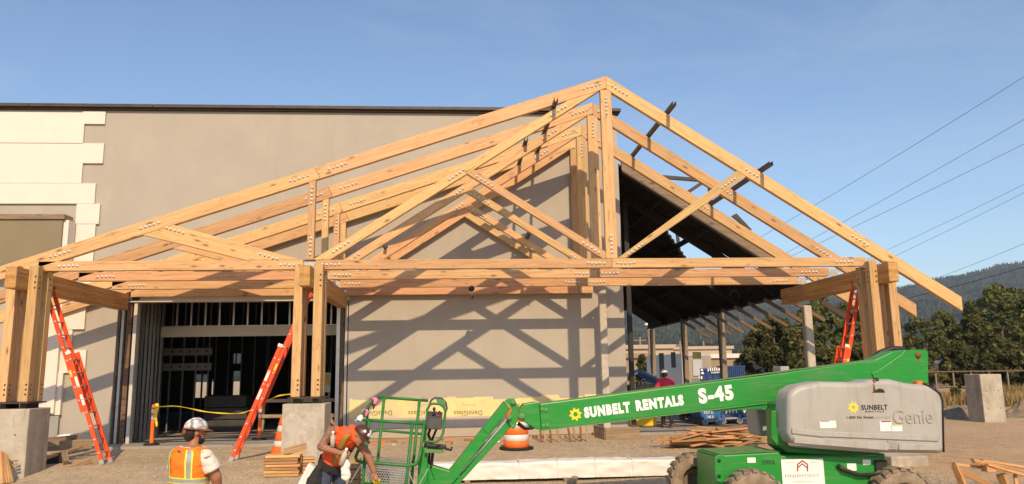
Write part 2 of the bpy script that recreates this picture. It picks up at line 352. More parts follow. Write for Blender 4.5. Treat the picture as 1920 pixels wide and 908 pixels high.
def text(name, s, p, xdir, size, mat, parent, nrm=(0, -1, 0), bold=0., shear=0., sx=1., depth=.002, align='LEFT', flip=False, width=None, height=None):
    """flat lettering as a thin mesh at p (baseline start), reading along xdir, facing nrm"""
    cu = bpy.data.curves.new(name, 'FONT'); cu.body = s; cu.size = size; cu.offset = bold*size; cu.shear = shear; cu.extrude = depth; cu.align_x = align
    cu.resolution_u = 3; cu.space_character = 1+bold*3.2
    tmp = bpy.data.objects.new(name, cu); COL.objects.link(tmp); me = bpy.data.meshes.new(name)
    o = link(name, me, parent); x = V(xdir).normalized(); n = V(nrm).normalized(); y = n.cross(x); x = x*sx
    if flip: x, y = -x, -y
    M = Matrix((x, y, n)).transposed().to_4x4(); M.translation = V(p)-(wpos(parent) if parent else V((0, 0, 0))); o.matrix_local = M
    PENDING.append((o, tmp, width, height, mat)); return o
PENDING = []
def flush_text():
    dg = bpy.context.evaluated_depsgraph_get()
    for (o, tmp, width, height, mat) in PENDING:
        me = bpy.data.meshes.new_from_object(tmp.evaluated_get(dg)); me.materials.clear(); me.materials.append(MATS[mat])
        if width:
            x_ = [v_.co.x for v_ in me.vertices]; y_ = [v_.co.y for v_ in me.vertices]; a = width/(max(x_)-min(x_)); b = height/(max(y_)-min(y_)) if height else a; x0_, y0_ = min(x_), min(y_)
            for v_ in me.vertices: v_.co.x = (v_.co.x-x0_)*a; v_.co.y = (v_.co.y-y0_)*b
        o.data = me
    for (o, tmp, *_) in PENDING: bpy.data.objects.remove(tmp)
random.seed(7)
# ================================================================== SETTING
def sstep(a, b, x):
    t_ = max(0, min(1, (x-a)/(b-a))); return t_*t_*(3-2*t_)
def g(x, y):
    h = -.5*(1-sstep(9.5, 18.2, y))
    h += .05*noise.noise(V((x*.35, y*.35, 1)))*sstep(30, 20, y)*(1-sstep(19, 21, y))
    if y < 19: h -= .14*sstep(-8.0, -9.0, x)*sstep(19, 17.2, y)
    return h
# ground sheet to the horizon, finer near the camera
def axis_vals(lo, hi, step, far, k=1.22):
    a = []; x = lo
    while x <= hi: a.append(x); x += step
    s_ = step; x = hi
    while x < far: s_ *= k; x += s_; a.append(x)
    s_ = step; x = lo
    while x > -far: s_ *= k; x -= s_; a.insert(0, x)
    return a
xs = axis_vals(-16, 26, .4, 7000); ys = axis_vals(2, 42, .4, 7000)
mb = MB(); vs = [(x, y, g(x, y) if -60 < y < 80 and abs(x) < 60 else (-.5 if y < 9 else 0)) for y in ys for x in xs]; nx = len(xs)
mb.add(vs, [(j*nx+i, j*nx+i+1, (j+1)*nx+i+1, (j+1)*nx+i) for j in range(len(ys)-1) for i in range(nx-1)], 0, True)
mt, t, p = _base('ground'); v = coords(t); sx = N(t, 'ShaderNodeSeparateXYZ'); L(t, v, sx.inputs[0])
n = noise_(t, v, .25, 6, .6, .3); ma = N(t, 'ShaderNodeMath', operation='MULTIPLY_ADD'); L(t, n, ma.inputs[0]); ma.inputs[1].default_value = 9; L(t, sx.outputs[0], ma.inputs[2])
mr = N(t, 'ShaderNodeMapRange'); L(t, ma.outputs[0], mr.inputs[0]); mr.inputs[1].default_value = 8; mr.inputs[2].default_value = 11.5
n2 = noise_(t, v, 2.6, 9, .72); n4 = noise_(t, v, .5, 7, .65, .5); vo = N(t, 'ShaderNodeTexVoronoi'); vo.inputs['Scale'].default_value = 42; L(t, v, vo.inputs['Vector'])
gc = ramp(t, n4, [(.3, (.47, .37, .25)), (.5, (.545, .435, .30)), (.7, (.60, .485, .34))]); dc = ramp(t, n4, [(.3, (.47, .32, .19)), (.5, (.54, .38, .235)), (.72, (.60, .43, .28))])
spk = ramp(t, vo.outputs['Color'], [(.08, (.5, .49, .47)), (.5, (1, 1, 1)), (.92, (1.4, 1.38, 1.34))]); gc = mixc(t, .6, gc, spk, 'MULTIPLY'); dc = mixc(t, .08, dc, spk, 'MULTIPLY')
col = mixc(t, mr.outputs[0], gc, dc); col = mixc(t, .75, col, ramp(t, n2, [(.3, (.70, .68, .66)), (.7, (1.14, 1.12, 1.1))]), 'MULTIPLY')
L(t, col, p.inputs['Base Color']); p.inputs['Roughness'].default_value = .95; p.inputs['Specular IOR Level'].default_value = .12
ad = N(t, 'ShaderNodeMath', operation='ADD'); L(t, vo.outputs['Distance'], ad.inputs[0]); L(t, n2, ad.inputs[1]); bump(t, p, ad.outputs[0], .75, .035)
gr = build('ground', mb, 'ground', None, origin=(0, 0, 0)); tag(gr, 'tan gravel and dirt ground of the building site', None, kind='structure')
# loose stones on the gravel
mb = MB(); oct_f = [(0, 2, 4), (2, 1, 4), (1, 3, 4), (3, 0, 4), (2, 0, 5), (1, 2, 5), (3, 1, 5), (0, 3, 5)]
for i in range(7500):
    y = random.uniform(9, 21.2); x = min(random.uniform(-.62, .62)*y+.5, random.uniform(3, 9)); r = random.choice((.009, .012, .015, .02, .03))*random.uniform(.7, 1.2); z = g(x, y)
    vs = [V((r, 0, 0)), V((-r, 0, 0)), V((0, r*.9, 0)), V((0, -r*.8, 0)), V((0, 0, r*.7)), V((0, 0, -r))]; q = Matrix.Rotation(random.uniform(0, 6.3), 3, 'Z')
    mb.add([q @ a+V((x, y, z)) for a in vs], oct_f)
st = build('gravel_stones', mb, 'stone', None, origin=(0, 0, 0)); tag(st, 'loose grey stones scattered over the gravel', 'gravel', kind='stuff')
# concrete slab below and behind the wall, canopy paving
mb = MB().box((-9.6, 21.35, -.3), (-2.9, 22.3, .06)).box((-26, 22.3, -.3), (12.5, 60, .062))
sl = build('concrete_slab', mb, 'slab', None); tag(sl, 'grey concrete floor slab of the building and canopy', None, kind='structure')
# dirt road on the right
mb = MB(); pts = []
for i in range(41):
    f_ = i/40; y = 13+f_*26; c = 13.5+f_*9; wd = 5.5+1.2*noise.noise(V((f_*6, 2, 0))); pts += [(c-wd, y, g(c-wd, y)+.008), (c, y, g(c, y)+.014), (c+wd+6, y, g(c+wd, y)+.008)]
mb.add(pts, [(i*3+k, i*3+k+1, i*3+k+4, i*3+k+3) for i in range(40) for k in range(2)], 0, True)
rd = build('dirt_road', mb, 'road_dirt', None, origin=(0, 0, 0)); tag(rd, 'packed dirt track beside the lift', None, kind='structure')
# hills
ridge = [(-900, 640), (300, 640), (900, 600), (1150, 575), (1447, 567), (1509, 560), (1600, 551), (1690, 541), (1754, 524), (1797, 520), (1832, 511), (1879, 496), (1920, 493), (2050, 470), (2300, 480), (2900, 560)]
def interp(u):
    for (a, b), (c, d) in zip(ridge, ridge[1:]):
        if a <= u <= c: return b+(d-b)*(u-a)/(c-a)
def hill_pt(u, f_):
    Y = 520+f_*1500; pt = at(u, interp(u), 2020); X = pt.x*Y/2020; z = pt.z*f_**1.25
    q = noise.fractal(V((X*.004, Y*.004, 3)), .8, 2.1, 6); z *= 1+(.22*q*math.sin(math.pi*f_) if f_ < 1 else 0); z += 2.6*noise.noise(V((X*.05, Y*.05, 9)))
    return V((X, Y, z))
mb = MB(); cols = 240; rows = 44
for j in range(rows+1):
    for i in range(cols+1):
        u = -880+i*(3750/cols); f_ = min(1, j/(rows-1)); pt = hill_pt(u, f_)
        if j == rows: pt += V((0, 160, -60))
        if j == 0: pt.z -= 1.5
        mb.v.append(tuple(pt))
n_ = cols+1
for j in range(rows):
    for i in range(cols): mb.f.append([j*n_+i, j*n_+i+1, (j+1)*n_+i+1, (j+1)*n_+i]); mb.mi.append(0); mb.sm.append(True)
hl = build('hills', mb, 'forest_hill', None, origin=(0, 0, 0)); tag(hl, 'dark forested hills behind the site', None, kind='structure')
random.seed(77); mb = MB()
for i in range(34000):
    f_ = .12+.88*random.random()**.75; u = random.uniform(1120, 2080); q = hill_pt(u, f_)
    if noise.noise(V((q.x*.012, q.y*.012, 5))) < -.18 and f_ < .97: continue
    h = random.uniform(3.5, 8)*(.7+.5*f_); r_ = h*random.uniform(.2, .34); a0 = random.random()*6; vs = [q+V((math.cos(a0+k*1.2566)*r_, math.sin(a0+k*1.2566)*r_, -1)) for k in range(5)]+[q+V((0, 0, h))]
    mb.add(vs, [(k, (k+1) % 5, 5) for k in range(5)])
fo = build('hill_forest', mb, 'leaf_forest', None, origin=(0, 0, 0)); tag(fo, 'dark conifer forest covering the hills', 'forest', kind='stuff')
# ================================================================== BUILDING
W = 22.38; TOP = 9.56; XC = 4.9
XL = at(213, 700, W).x; XR = at(652, 700, W).x; ZH = 3.9
bd = thing('building', 'large grey stuccoed building with white quoins and a dark stud-framed entrance opening', 'building', (-5, 22.5, 0))
mb = MB().prism([(-26, W, .062), (XL, W, .062), (XL, W, ZH), (XR, W, ZH), (XR, W, .062), (XC, W, .062), (XC, W, TOP), (-26, W, TOP)], (0, .22, 0))
build('front_wall', mb, 'stucco', bd)
def cells_wall(name, x0, x1, z0, z1, holes, y0, y1, mat, parent):
    xs_ = sorted({x0, x1}|{h[0] for h in holes}|{h[2] for h in holes}); zs_ = sorted({z0, z1}|{h[1] for h in holes}|{h[3] for h in holes}); mb = MB()
    for a, b in zip(xs_, xs_[1:]):
        for c, d in zip(zs_, zs_[1:]):
            mx, mz = (a+b)/2, (c+d)/2
            if not any(h[0] < mx < h[2] and h[1] < mz < h[3] for h in holes): mb.box((a, y0, c), (b, y1, d))
    return build(name, mb, mat, parent)
YB = 44
hol = []
for (a, b, c, d) in ((366, 702, 376, 746), (379, 702, 389, 746), (396, 712, 399, 740), (437, 663, 441, 682), (443, 663, 452, 682), (437, 696, 451, 742), (566, 690, 571, 738), (614, 570, 629, 583), (672, 700, 690, 740)):
    p0 = at(a, b, YB); p1 = at(c, d, YB); hol.append((p0.x, max(.1, p1.z), p1.x, p0.z))
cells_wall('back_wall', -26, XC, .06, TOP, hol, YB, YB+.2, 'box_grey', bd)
build('side_wall', MB().box((XC-.22, W+.23, .064), (XC-.002, YB-.01, TOP)), 'stucco', bd)
build('side_wall', MB().box((-26, W+.23, .064), (-25.8, YB-.01, TOP)), 'stucco', bd)
build('roof', MB().box((-26, W+.02, TOP-.3), (XC-.24, YB, TOP-.1)), 'deck', bd)
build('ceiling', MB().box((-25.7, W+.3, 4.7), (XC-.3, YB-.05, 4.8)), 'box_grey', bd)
for i in range(9): build('roof_cap', MB().box((-26+i*3.45, W-.16, TOP+.002), (-26+i*3.45+3.44 if i < 8 else XC+.12, W+.3, TOP+.10)), 'steel_brown', bd, .01)
build('cap_flashing', MB().box((-26, W-.10, TOP-.06), (XC+.05, W-.004, TOP)), 'deck', bd)
# white foam board cladding and quoin blocks, 6 cm proud
def wrect(name, u0, v0, u1, v1, d0, d1, mat, parent=bd, bev=.006, xw=None):
    a = at(u0, v0, W); b = at(u1, v1, W); x0 = a.x if xw is None else xw
    return build(name, MB().box((x0, W-d1, b.z), (b.x, W-d0, a.z)), mat, parent, bev)
wrect('foam_panel', 0, 211, 157, 269.8, .003, .060, 'foam_white', xw=-26)
wrect('foam_panel', 0, 269.9, 154, 344.8, .003, .060, 'foam_white', xw=-26)
wrect('foam_quoin', 157.3, 210.5, 198, 234, .003, .062, 'foam_white')
wrect('foam_quoin', 157, 270, 194, 307.5, .003, .064, 'foam_white')
wrect('foam_band', 0, 344.9, 178.5, 383, .003, .066, 'foam_white', xw=-26)
wrect('foam_quoin', 146, 383.4, 187, 421, .003, .075, 'foam_white')
wrect('foam_pilaster', 118, 421.4, 171, 556, .003, .065, 'foam_white')
wrect('foam_pilaster', 108, 618.5, 135, 657, .003, .063, 'foam_white')
wrect('foam_quoin', 118, 556.4, 160, 618, .003, .078, 'foam_white')
wrect('foam_quoin', 110, 657.4, 161, 699, .003, .078, 'foam_white')
wrect('foam_panel', 72, 560, 107, 775, .003, .20, 'foam_white')
wrect('foam_pilaster', 107.5, 699.5, 116, 778, .003, .12, 'foam_white')
wrect('wall_base', 70, 780, 110, 822, .003, .10, 'base_grey')
# boarded bay left
a = at(118, 412, W-.55); b = at(118, 498, W-.55)
build('boarded_bay', MB().box((-26, W-.55, b.z), (a.x, W-.11, a.z)), 'panel_olive', bd, .01)
build('bay_sill', MB().box((-26, W-.58, b.z-.08), (a.x+.02, W-.11, b.z-.003)), 'steel_brown', bd, .004)
build('bay_lintel', MB().box((-26, W-.60, a.z+.003), (a.x+.06, W-.11, a.z+.15)), 'weathered', bd, .008)
build('bay_cheek', MB().box((a.x+.003, W-.5, b.z-.4), (a.x+.14, W-.11, a.z-.002)), 'foam_white', bd, .006)
# wall foot: yellow sheathing strip, trims, ledge, black strip for the shaded gap
def wz(v_): return at(880, v_, W).z
x0 = XR+.06; x1 = 4.86
random.seed(3); prof = [(x0, W-.004, wz(781))]
prof.append((x1, W-.004, wz(781))); xx = x1
while xx > x0+.05:
    zt = wz(746)+random.uniform(-.05, .04); prof.append((xx, W-.004, zt)); nx_ = max(x0, xx-random.choice((.05, .12, .3, .5, .7))); prof.append((nx_+.01, W-.004, zt+random.uniform(-.02, .02))); xx = nx_
build('sheathing_strip', MB().prism(prof, (0, -.004, 0)), 'dens_yellow', bd)
for uu in (736, 820, 905, 1010, 1100):
    p_ = at(uu, 770, W); 
    text('sheathing_print', 'DensGlass', V((p_.x, W-.0095, p_.z)), (1, 0, 0), .185, 'print_brown', bd, bold=.012, flip=True, depth=.0006)
    text('sheathing_print', 'Sheathing', V((p_.x-.2, W-.0095, p_.z+.19)), (1, 0, 0), .10, 'print_pink', bd, flip=True, depth=.0006)
    build('sheathing_print', MB().box((p_.x-.75, W-.0105, p_.z+.36), (p_.x-.25, W-.0085, p_.z+.42)), 'print_brown' if uu == 0 else 'stucco_tan', bd)
build('wall_trim', MB().box((x0, W-.02, wz(801)), (x1, W-.002, wz(781.3))), 'trim_pink', bd, .004)
build('wall_ledge', MB().box((x0, W-.10, wz(818)), (x1, W-.002, wz(801.3))), 'stucco_tan', bd, .006)
build('gap_shade', MB().box((x0, W-.03, -.25), (x1, W-.004, wz(818.3))), 'steel_black', bd)  # black strip stands in for the shade of the gap below the ledge
for i in range(3): stick('footing_board', bd, (x0+.2+i*2.35, 21.95+.03*i, -.03), (x0+2.45+i*2.35, 21.97, -.02-.02*i), .045, .2, 'formboard')
# steel header over the opening, jambs, studs
build('header_channel', MB().box((at(195, 560, W).x, W-.06, ZH+.003), (XR+.02, W-.003, ZH+.25)), 'header', bd, .006)
build('header_plate', MB().box((at(197, 555, W).x, W-.075, ZH+.05), (at(264, 555, W).x, W-.062, ZH+.2)), 'steel_brown', bd)
def vpost(name, u0, u1, mat, y0, y1, z1=None, parent=bd):
    a = at(u0, 700, y0).x; b = at(u1, 700, y0).x
    return build(name, MB().box((a, y0, .063), (b, y1, z1 or ZH-.004)), mat, parent, .003)
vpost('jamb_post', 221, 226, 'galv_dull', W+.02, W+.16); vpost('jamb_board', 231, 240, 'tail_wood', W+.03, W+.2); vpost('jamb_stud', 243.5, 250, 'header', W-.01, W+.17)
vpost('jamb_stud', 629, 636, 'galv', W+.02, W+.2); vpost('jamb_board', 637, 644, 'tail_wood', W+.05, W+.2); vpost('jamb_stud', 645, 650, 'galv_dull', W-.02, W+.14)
xs0 = at(249, 700, W).x
for i in range(7):
    y = W+.32+i*.29; build('stud', MB().box((xs0-.10, y, .063), (xs0+.02, y+.018, 4.6)).box((xs0-.0, y, .063), (xs0+.02, y+.05, 4.6)), 'galv' if i % 3 else 'galv_dull', bd)
for i in range(7):
    y = W+.35+i*.26; build('stud', MB().box((XR+.12, y, .063), (XR+.24, y+.018, 4.6)).box((XR+.12, y, .063), (XR+.14, y+.05, 4.6)), 'galv', bd)
YI = 24.3; xa = at(290, 620, YI).x; xb = XR+.3
build('inner_header', MB().box((xa, YI, 3.03), (xb, YI+.15, 3.33)), 'header', bd, .006)
build('inner_header_flange', MB().box((xa, YI-.03, 3.335), (xb, YI+.15, 3.36)), 'galv', bd)
k = 0
xx = xa+.18
while xx < xb-.1:
    build('cripple_stud', MB().box((xx, YI+.01, 3.362), (xx+.06, YI+.025, 4.69)).box((xx, YI+.01, 3.362), (xx+.012, YI+.12, 4.69)), 'galv', bd); xx += .42
# partitions deeper inside: rows of studs with perforated tracks
def studrow(xa_, xb_, y, step, z1=4.6, mat='stud_shaded'):
    n_ = int(abs(xb_-xa_)/step)
    for i in range(n_+1):
        x = xa_+(xb_-xa_)*i/n_; build('stud', MB().box((x, y, .063), (x+.035, y+.09, z1)), mat, bd)
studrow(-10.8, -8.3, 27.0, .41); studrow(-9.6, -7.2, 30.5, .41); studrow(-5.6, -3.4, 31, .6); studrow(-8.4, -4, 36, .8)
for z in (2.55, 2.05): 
    mb = MB().box((-10.0, 26.9, z), (-8.15, 26.96, z+.24)); build('track', mb, 'stud_shaded', bd)
    for i in range(6): build('track_hole', MB().box((-9.75+i*.28, 26.885, z+.10), (-9.69+i*.28, 26.899, z+.15)), 'steel_black', bd)
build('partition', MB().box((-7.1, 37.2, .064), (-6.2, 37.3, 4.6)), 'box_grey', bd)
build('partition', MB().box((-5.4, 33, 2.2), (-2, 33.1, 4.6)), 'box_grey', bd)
# pallet of wrapped packages inside and a poster board
pk = thing('wrapped_pallet', 'grey wrapped packages stacked on the dark floor inside the opening', 'package', (-7.2, 26.6, .062))
p0 = at(380, 800, 26.4); p1 = at(468, 738, 26.4); dz = (p1.z-.1)/3
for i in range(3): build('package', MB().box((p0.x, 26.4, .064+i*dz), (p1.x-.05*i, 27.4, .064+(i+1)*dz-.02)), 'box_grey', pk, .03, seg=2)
p0 = at(606, 722, 27.5); p1 = at(620, 699, 27.5)
ps = thing('poster_board', 'small yellow and white notice on a stand inside the opening', 'sign', (p0.x, 27.5, .062))
build('stand', MB().box((p0.x+.02, 27.52, .063), (p0.x+.05, 27.55, p0.z)).box((p1.x-.06, 27.52, .063), (p1.x-.03, 27.55, p0.z)), 'galv_dull', ps)
build('board', MB().box((p0.x-.2, 27.5, p0.z-.25), (p1.x, 27.52, p1.z)), 'label_white', ps); build('panel', MB().box((p0.x+.02, 27.49, p0.z), (p1.x-.03, 27.498, p1.z-.04)), 'label_yellow', ps)
# ================================================================== TIMBER TRUSSES
T1Y = 17.3; TT = .135; SP = 1.827
AXX, AZZ = 3.58, 8.71; ML, MR = .3355, .6496
ul = lambda x: AZZ-ML*(AXX-x); ll = lambda x: ul(x)-.305
ur = lambda x: AZZ-MR*(x-AXX); lr = lambda x: ur(x)-.335
CB, CT = 4.113, 4.325
def truss_members():
    M = []
    M.append(('top_chord', [(-12.2, ll(-12.2)), (-3.05, ll(-3.05)), (-3.17, ul(-3.17)), (-12.2, ul(-12.2))], (1, ML), 'fir'))
    M.append(('top_chord', [(-3.045, ll(-3.045)), (AXX, ll(AXX)), (AXX, AZZ), (-3.165, ul(-3.165))], (1, ML), 'fir'))
    M.append(('right_chord', [(AXX+.004, lr(AXX)), (11.79, lr(11.79)), (11.80, ur(11.8)), (AXX+.004, AZZ)], (1, -MR), 'fir'))
    M.append(('king_post', [(3.427, CT+.003), (3.691, CT+.003), (3.691, lr(3.691)-.003), (AXX, lr(AXX)-.003), (3.427, ll(3.427)-.003)], (0, 1), 'fir'))
    M.append(('vertical_web', [(-3.295, CT+.003), (-3.14, CT+.003), (-3.14, ll(-3.14)-.003), (-3.295, ll(-3.295)-.003)], (0, 1), 'fir'))
    M.append(('diagonal_web', [(-3.135, CT+.003), (-2.78, CT+.003), (3.418, 8.345), (2.64, ll(2.64)-.003), (-3.135, CT+.022)], (1, .65), 'fir'))
    M.append(('diagonal_web', [(.27, 6.303), (3.338, CT+.003), (3.422, CT+.003), (3.422, 4.478), (.43, 6.406)], (1, -.644), 'fir'))
    M.append(('right_web', [(3.70, CT+.003), (3.87, CT+.003), (6.83, lr(6.83)-.003), (6.62, lr(6.62)-.003)], (1, .68), 'fir'))
    M.append(('diagonal_web', [(-6.2, ll(-6.2)-.003), (-3.42, CT+.003), (-4.62, CT+.003), (-6.86, ll(-6.86)-.003)], (1, -.29), 'fir'))
    M.append(('bottom_chord', [(-9.0, CB), (-3.37, CB), (-3.37, CT), (-9.0, CT)], (1, 0), 'fir_red'))
    M.append(('bottom_chord', [(-3.09, CB), (3.556, CB), (3.556, CT), (-3.09, CT)], (1, 0), 'fir_red'))
    M.append(('right_bottom_chord', [(3.562, CB), (9.55, CB), (9.55, CT), (3.562, CT)], (1, 0), 'fir_red'))
    return M
def bolt_rows():
    R_ = []
    def row(x, z, dx, dz, n_=5): R_.append([(x+dx*i, z+dz*i) for i in range(n_)])
    row(3.56, 8.15, 0, -.094); row(3.56, 4.47, 0, .094)
    row(3.42, ul(3.42)-.15, -.094, -.094*ML); row(3.72, ur(3.72)-.165, .085, -.085*MR)
    row(-3.218, 5.98, 0, -.094); row(-3.218, 4.45, 0, .094)
    row(-3.32, ul(-3.32)-.15, -.094, -.094*ML); row(-2.85, ul(-2.85)-.15, .094, .094*ML)
    row(-2.72, 4.50, .085, .055); row(2.25, 7.72, .085, .055); row(-.14, 6.17, .085, .055)
    row(.50, 6.24, .085, -.055); row(2.92, 4.68, .085, -.055); row(3.95, 4.43, .08, .054); row(6.55, 6.2, -.08, -.054)
    row(6.85, ur(6.85)-.165, .085, -.085*MR); row(9.3, ur(9.3)-.165, .085, -.085*MR)
    row(-6.35, 5.05, .09, -.027); row(-4.3, 4.46, .09, -.027); row(-6.9, ul(-6.9)-.15, .094, .094*ML); row(-8.75, ul(-8.75)-.15, .094, .094*ML)
    for x in (-8.55, -3.85, -2.95, 3.0, 3.68, 8.85): row(x, (CB+CT)/2, .094, 0)
    return R_
def make_truss(y, label, grp):
    tr = thing('timber_truss', label, 'roof truss', (0, y, CB), grp)
    for i, (nm, poly, d, mt_) in enumerate(truss_members()):
        dy = .0015*(i % 3); polytimber(nm, tr, poly, y+dy, y+TT-dy, d, mt_)
    for r in bolt_rows():
        mb = MB()
        for (x, z) in r:
            x += random.uniform(-.008, .008); z += random.uniform(-.008, .008)
            mb.lathe([(.0, -.014), (.030, -.014), (.030, .0)], (x, y, z), (0, 1, 0), 8).lathe([(.0, -.03), (.014, -.03), (.014, -.014)], (x, y, z), (0, 1, 0), 6)
        build('bolts', mb, 'washer', tr, kind='stuff')
    for x in (-9.12, -3.23, 9.68):
        build('knife_plate', MB().box((x-.14, y+.05, CB+.002), (x+.14, y+.068, CT-.03)), 'galv_dull', tr, .003)
        build('plate_bolts', MB().lathe([(0, -.012), (.02, -.012), (.02, 0)], (x-.08, y+.05, CB+.1), (0, 1, 0), 6).lathe([(0, -.012), (.02, -.012), (.02, 0)], (x+.08, y+.05, CB+.1), (0, 1, 0), 6), 'washer', tr, kind='stuff')
    return tr
random.seed(5)
tr1 = make_truss(T1Y, 'frontmost pale timber roof truss, nearest the lift, its tail reaching farthest right', 'timber roof trusses')
for i, lab in ((1, 'timber roof truss second from the front, its peak left of the front peak'), (2, 'timber roof truss third from the front, next to the one on the wall')):
    c = copy_tree(tr1); c.location = (0, T1Y+SP*i, CB); c['label'] = lab
c = thing('timber_truss', 'hindmost half truss of timber fixed flat against the grey wall', 'roof truss', (0, 22.18, CB), 'timber roof trusses')
for ch in tr1.children:
    if ch.name.split('.')[0] in ('top_chord', 'king_post', 'vertical_web', 'diagonal_web', 'bottom_chord'):
        q = ch.copy(); COL.objects.link(q); q.parent = c
        if ch.name.startswith('bottom_chord'): q.location.z -= .075
        for mm_ in list(q.modifiers): pass
build('chord_end', MB().box((3.57, 22.19, CB-.072), (3.98, 22.30, CT-.08)), 'fir_red', c, .006)
# glulam beams, posts, pedestals
PX = {'left': -9.15, 'centre': -3.19, 'right': 9.78}
for k, lab in (('left', 'leftmost'), ('centre', 'middle'), ('right', 'rightmost')):
    x = PX[k]; y0, y1 = 16.58, 22.15 if k != 'right' else 22.45
    bm = stick('glulam_beam', None, (x, y0, CB-.225), (x, y1, CB-.225), .225, .445, 'glulam', bevel=.008)
    tag(bm, f'{lab} golden glued timber beam running from its post back to the wall' if k != 'right' else 'rightmost golden glued timber beam running from its post back to the canopy', 'beam', 'glulam beams')
    po = thing('timber_post', f'{lab} timber post of four tall columns standing on a steel base plate', 'post', (x, 17.3, 1.31), 'four-column timber posts')
    for sx_ in (-1, 1):
        cx = x+sx_*(.113+.098)
        for (ya, yb, zt) in ((17.03, 17.24, 4.2), (17.46, 17.66, CB+.0)):
            c_ = stick('column', po, (cx, (ya+yb)/2, 1.35), (cx, (ya+yb)/2, zt), .19, yb-ya, 'fir', up=(0, 1, 0), bevel=.008)
        mb = MB()
        for zz in (1.5, 1.6, 1.7, 3.72, 3.84, 3.96): mb.lathe([(0, -.002), (.021, -.002), (.021, .004)], (cx+.05, 17.03, zz), (0, 1, 0), 10)
        for zz in (1.5, 1.6, 1.7, 3.72, 3.84, 3.96):
            for yy in (17.13, 17.56): mb.lathe([(0, -.002), (.021, -.002), (.021, .004)], (cx+.095*(-1 if x > 0 else 1), yy, zz), (1 if x > 0 else -1, 0, 0), 10)
        build('bolt_holes', mb, 'steel_black', po, kind='stuff')
    build('base_plate', MB().box((x-.36, 16.98, 1.315), (x+.36, 17.72, 1.345)), 'steel_brown', po, .004)
    for sx_ in (-.2, .2): build('base_stub', MB().box((x+sx_-.06, 17.1, 1.215), (x+sx_+.06, 17.6, 1.313)), 'steel_black', po)
def pedestal(x, y, z0, z1, lab, dx=.44, dy=.43, patch=False):
    pd = thing('concrete_pedestal', lab, 'pedestal', (x, y, z0), 'concrete pedestals')
    o = build('block', MB().box((x-dx, y-dy, z0), (x+dx, y+dy, z1)), 'concrete', pd, .018, seg=2)
    if patch:
        random.seed(2); pl = []
        for i in range(28):
            a = 2*math.pi*i/28; c_, s_ = math.cos(a), math.sin(a); rr = 1/max(abs(c_), abs(s_)); pl.append((x-.03+c_*rr*(.33+random.uniform(-.02, .02)), y-dy-.002, (z0+z1)/2-.04+s_*rr*((z1-z0)*.42+random.uniform(-.03, .03))))
        build('plaster_patch', MB().prism(pl, (0, -.006, 0)), 'concrete_patch', pd)
    for (a, b) in ((-.2, .25), (.2, .25), (-.2, -.3), (.2, -.3)):
        build('tie_hole', MB().lathe([(0, -.001), (.018, -.001), (.018, .004)], (x+a, y-dy, (z0+z1)/2+b), (0, 1, 0), 10), 'steel_black', pd)
    return pd
pedestal(PX['left'], 17.33, -.32, 1.213, 'concrete pedestal carrying the leftmost timber post')
pedestal(PX['centre'], 17.33, -.2, 1.213, 'pale patched concrete pedestal carrying the middle timber post', patch=True)
pedestal(PX['right'], 17.33, -.2, 1.213, 'concrete pedestal carrying the rightmost timber post, hidden behind the lift')
pb = at(1869, 786, 24.0); pedestal(pb.x, 24.45, -.02, 1.52, 'bare concrete pedestal standing alone on the dirt at right', .36, .40)
ft = build('concrete_footing', MB().box((at(1672, 868, 15.2).x, 15.2, -.3), (at(1742, 868, 15.2).x, 16.3, at(1690, 856, 15.2).z)), 'concrete', None, .03, seg=2); tag(ft, 'low pale concrete footing on the ground behind the lift', 'footing')
# purlins of dark channel lying across the trusses
def purlin(p, y0, y1, lab, wdt=.085, h=.10):
    pr = build('steel_purlin', MB().box((p.x-wdt/2, y0, p.z), (p.x+wdt/2, y1, p.z+.012)).box((p.x-wdt/2, y0, p.z+.0125), (p.x-wdt/2+.012, y1, p.z+h)).box((p.x+wdt/2-.012, y0, p.z+.0125), (p.x+wdt/2, y1, p.z+h)), 'steel_brown', None)
    tag(pr, lab, 'purlin', 'dark steel purlins')
q = at(1253, 215, T1Y); q.z = ur(q.x)+.03; purlin(q, 16.75, 21.2, 'dark steel channel lying across the right roof slope nearest the ridge')
q = at(1430, 335, T1Y); q.z = ur(q.x)+.03; purlin(q, 16.75, 21.2, 'dark steel channel lying across the right roof slope farther from the ridge')
dl = lambda x: 6.304+.65*(x-.265)
q = V((2.32, 0, dl(2.32)+.27)); purlin(q, 16.9, 22.1, 'dark steel channel lying on the long diagonals just left of the ridge')
q = V((1.80, 0, dl(1.80)+.27)); purlin(q, 18.85, 22.1, 'shorter dark steel channel on the long diagonals, second left of the ridge')
q = V((-1.9, 0, dl(-1.9)+.27)); purlin(q, 20.75, 22.1, 'short dark steel stub on the long diagonals low at left')
q = V((1.98, 0, 6.514-.644*(1.98-.265)+.03)); purlin(q, 20.3, 22.1, 'short dark steel stub on the right-hand diagonals above the wall')
# pulley hook hanging from the chord
q = at(884, 547, 20.9)
hk = thing('hoist_hook', 'small black pulley block with a hook hanging from the trusses', 'hook', (q.x, 20.9, CB))
build('block', MB().lathe([(0, -.035), (.075, -.035), (.085, 0), (.075, .035), (0, .035)], (q.x, 20.9, CB-.06), (0, 1, 0), 14), 'black_plastic', hk)
build('chain', MB().tube([(q.x, 20.9, CB-.12), (q.x+.01, 20.9, CB-.26)], .012, 6), 'galv_dull', hk)
build('hook', MB().tube([V((q.x+.01, 20.9, CB-.26))+V((math.sin(a)*.035, 0, -.04+math.cos(a)*.04)) for a in [i*.45 for i in range(11)]], .013, 6), 'black_plastic', hk)
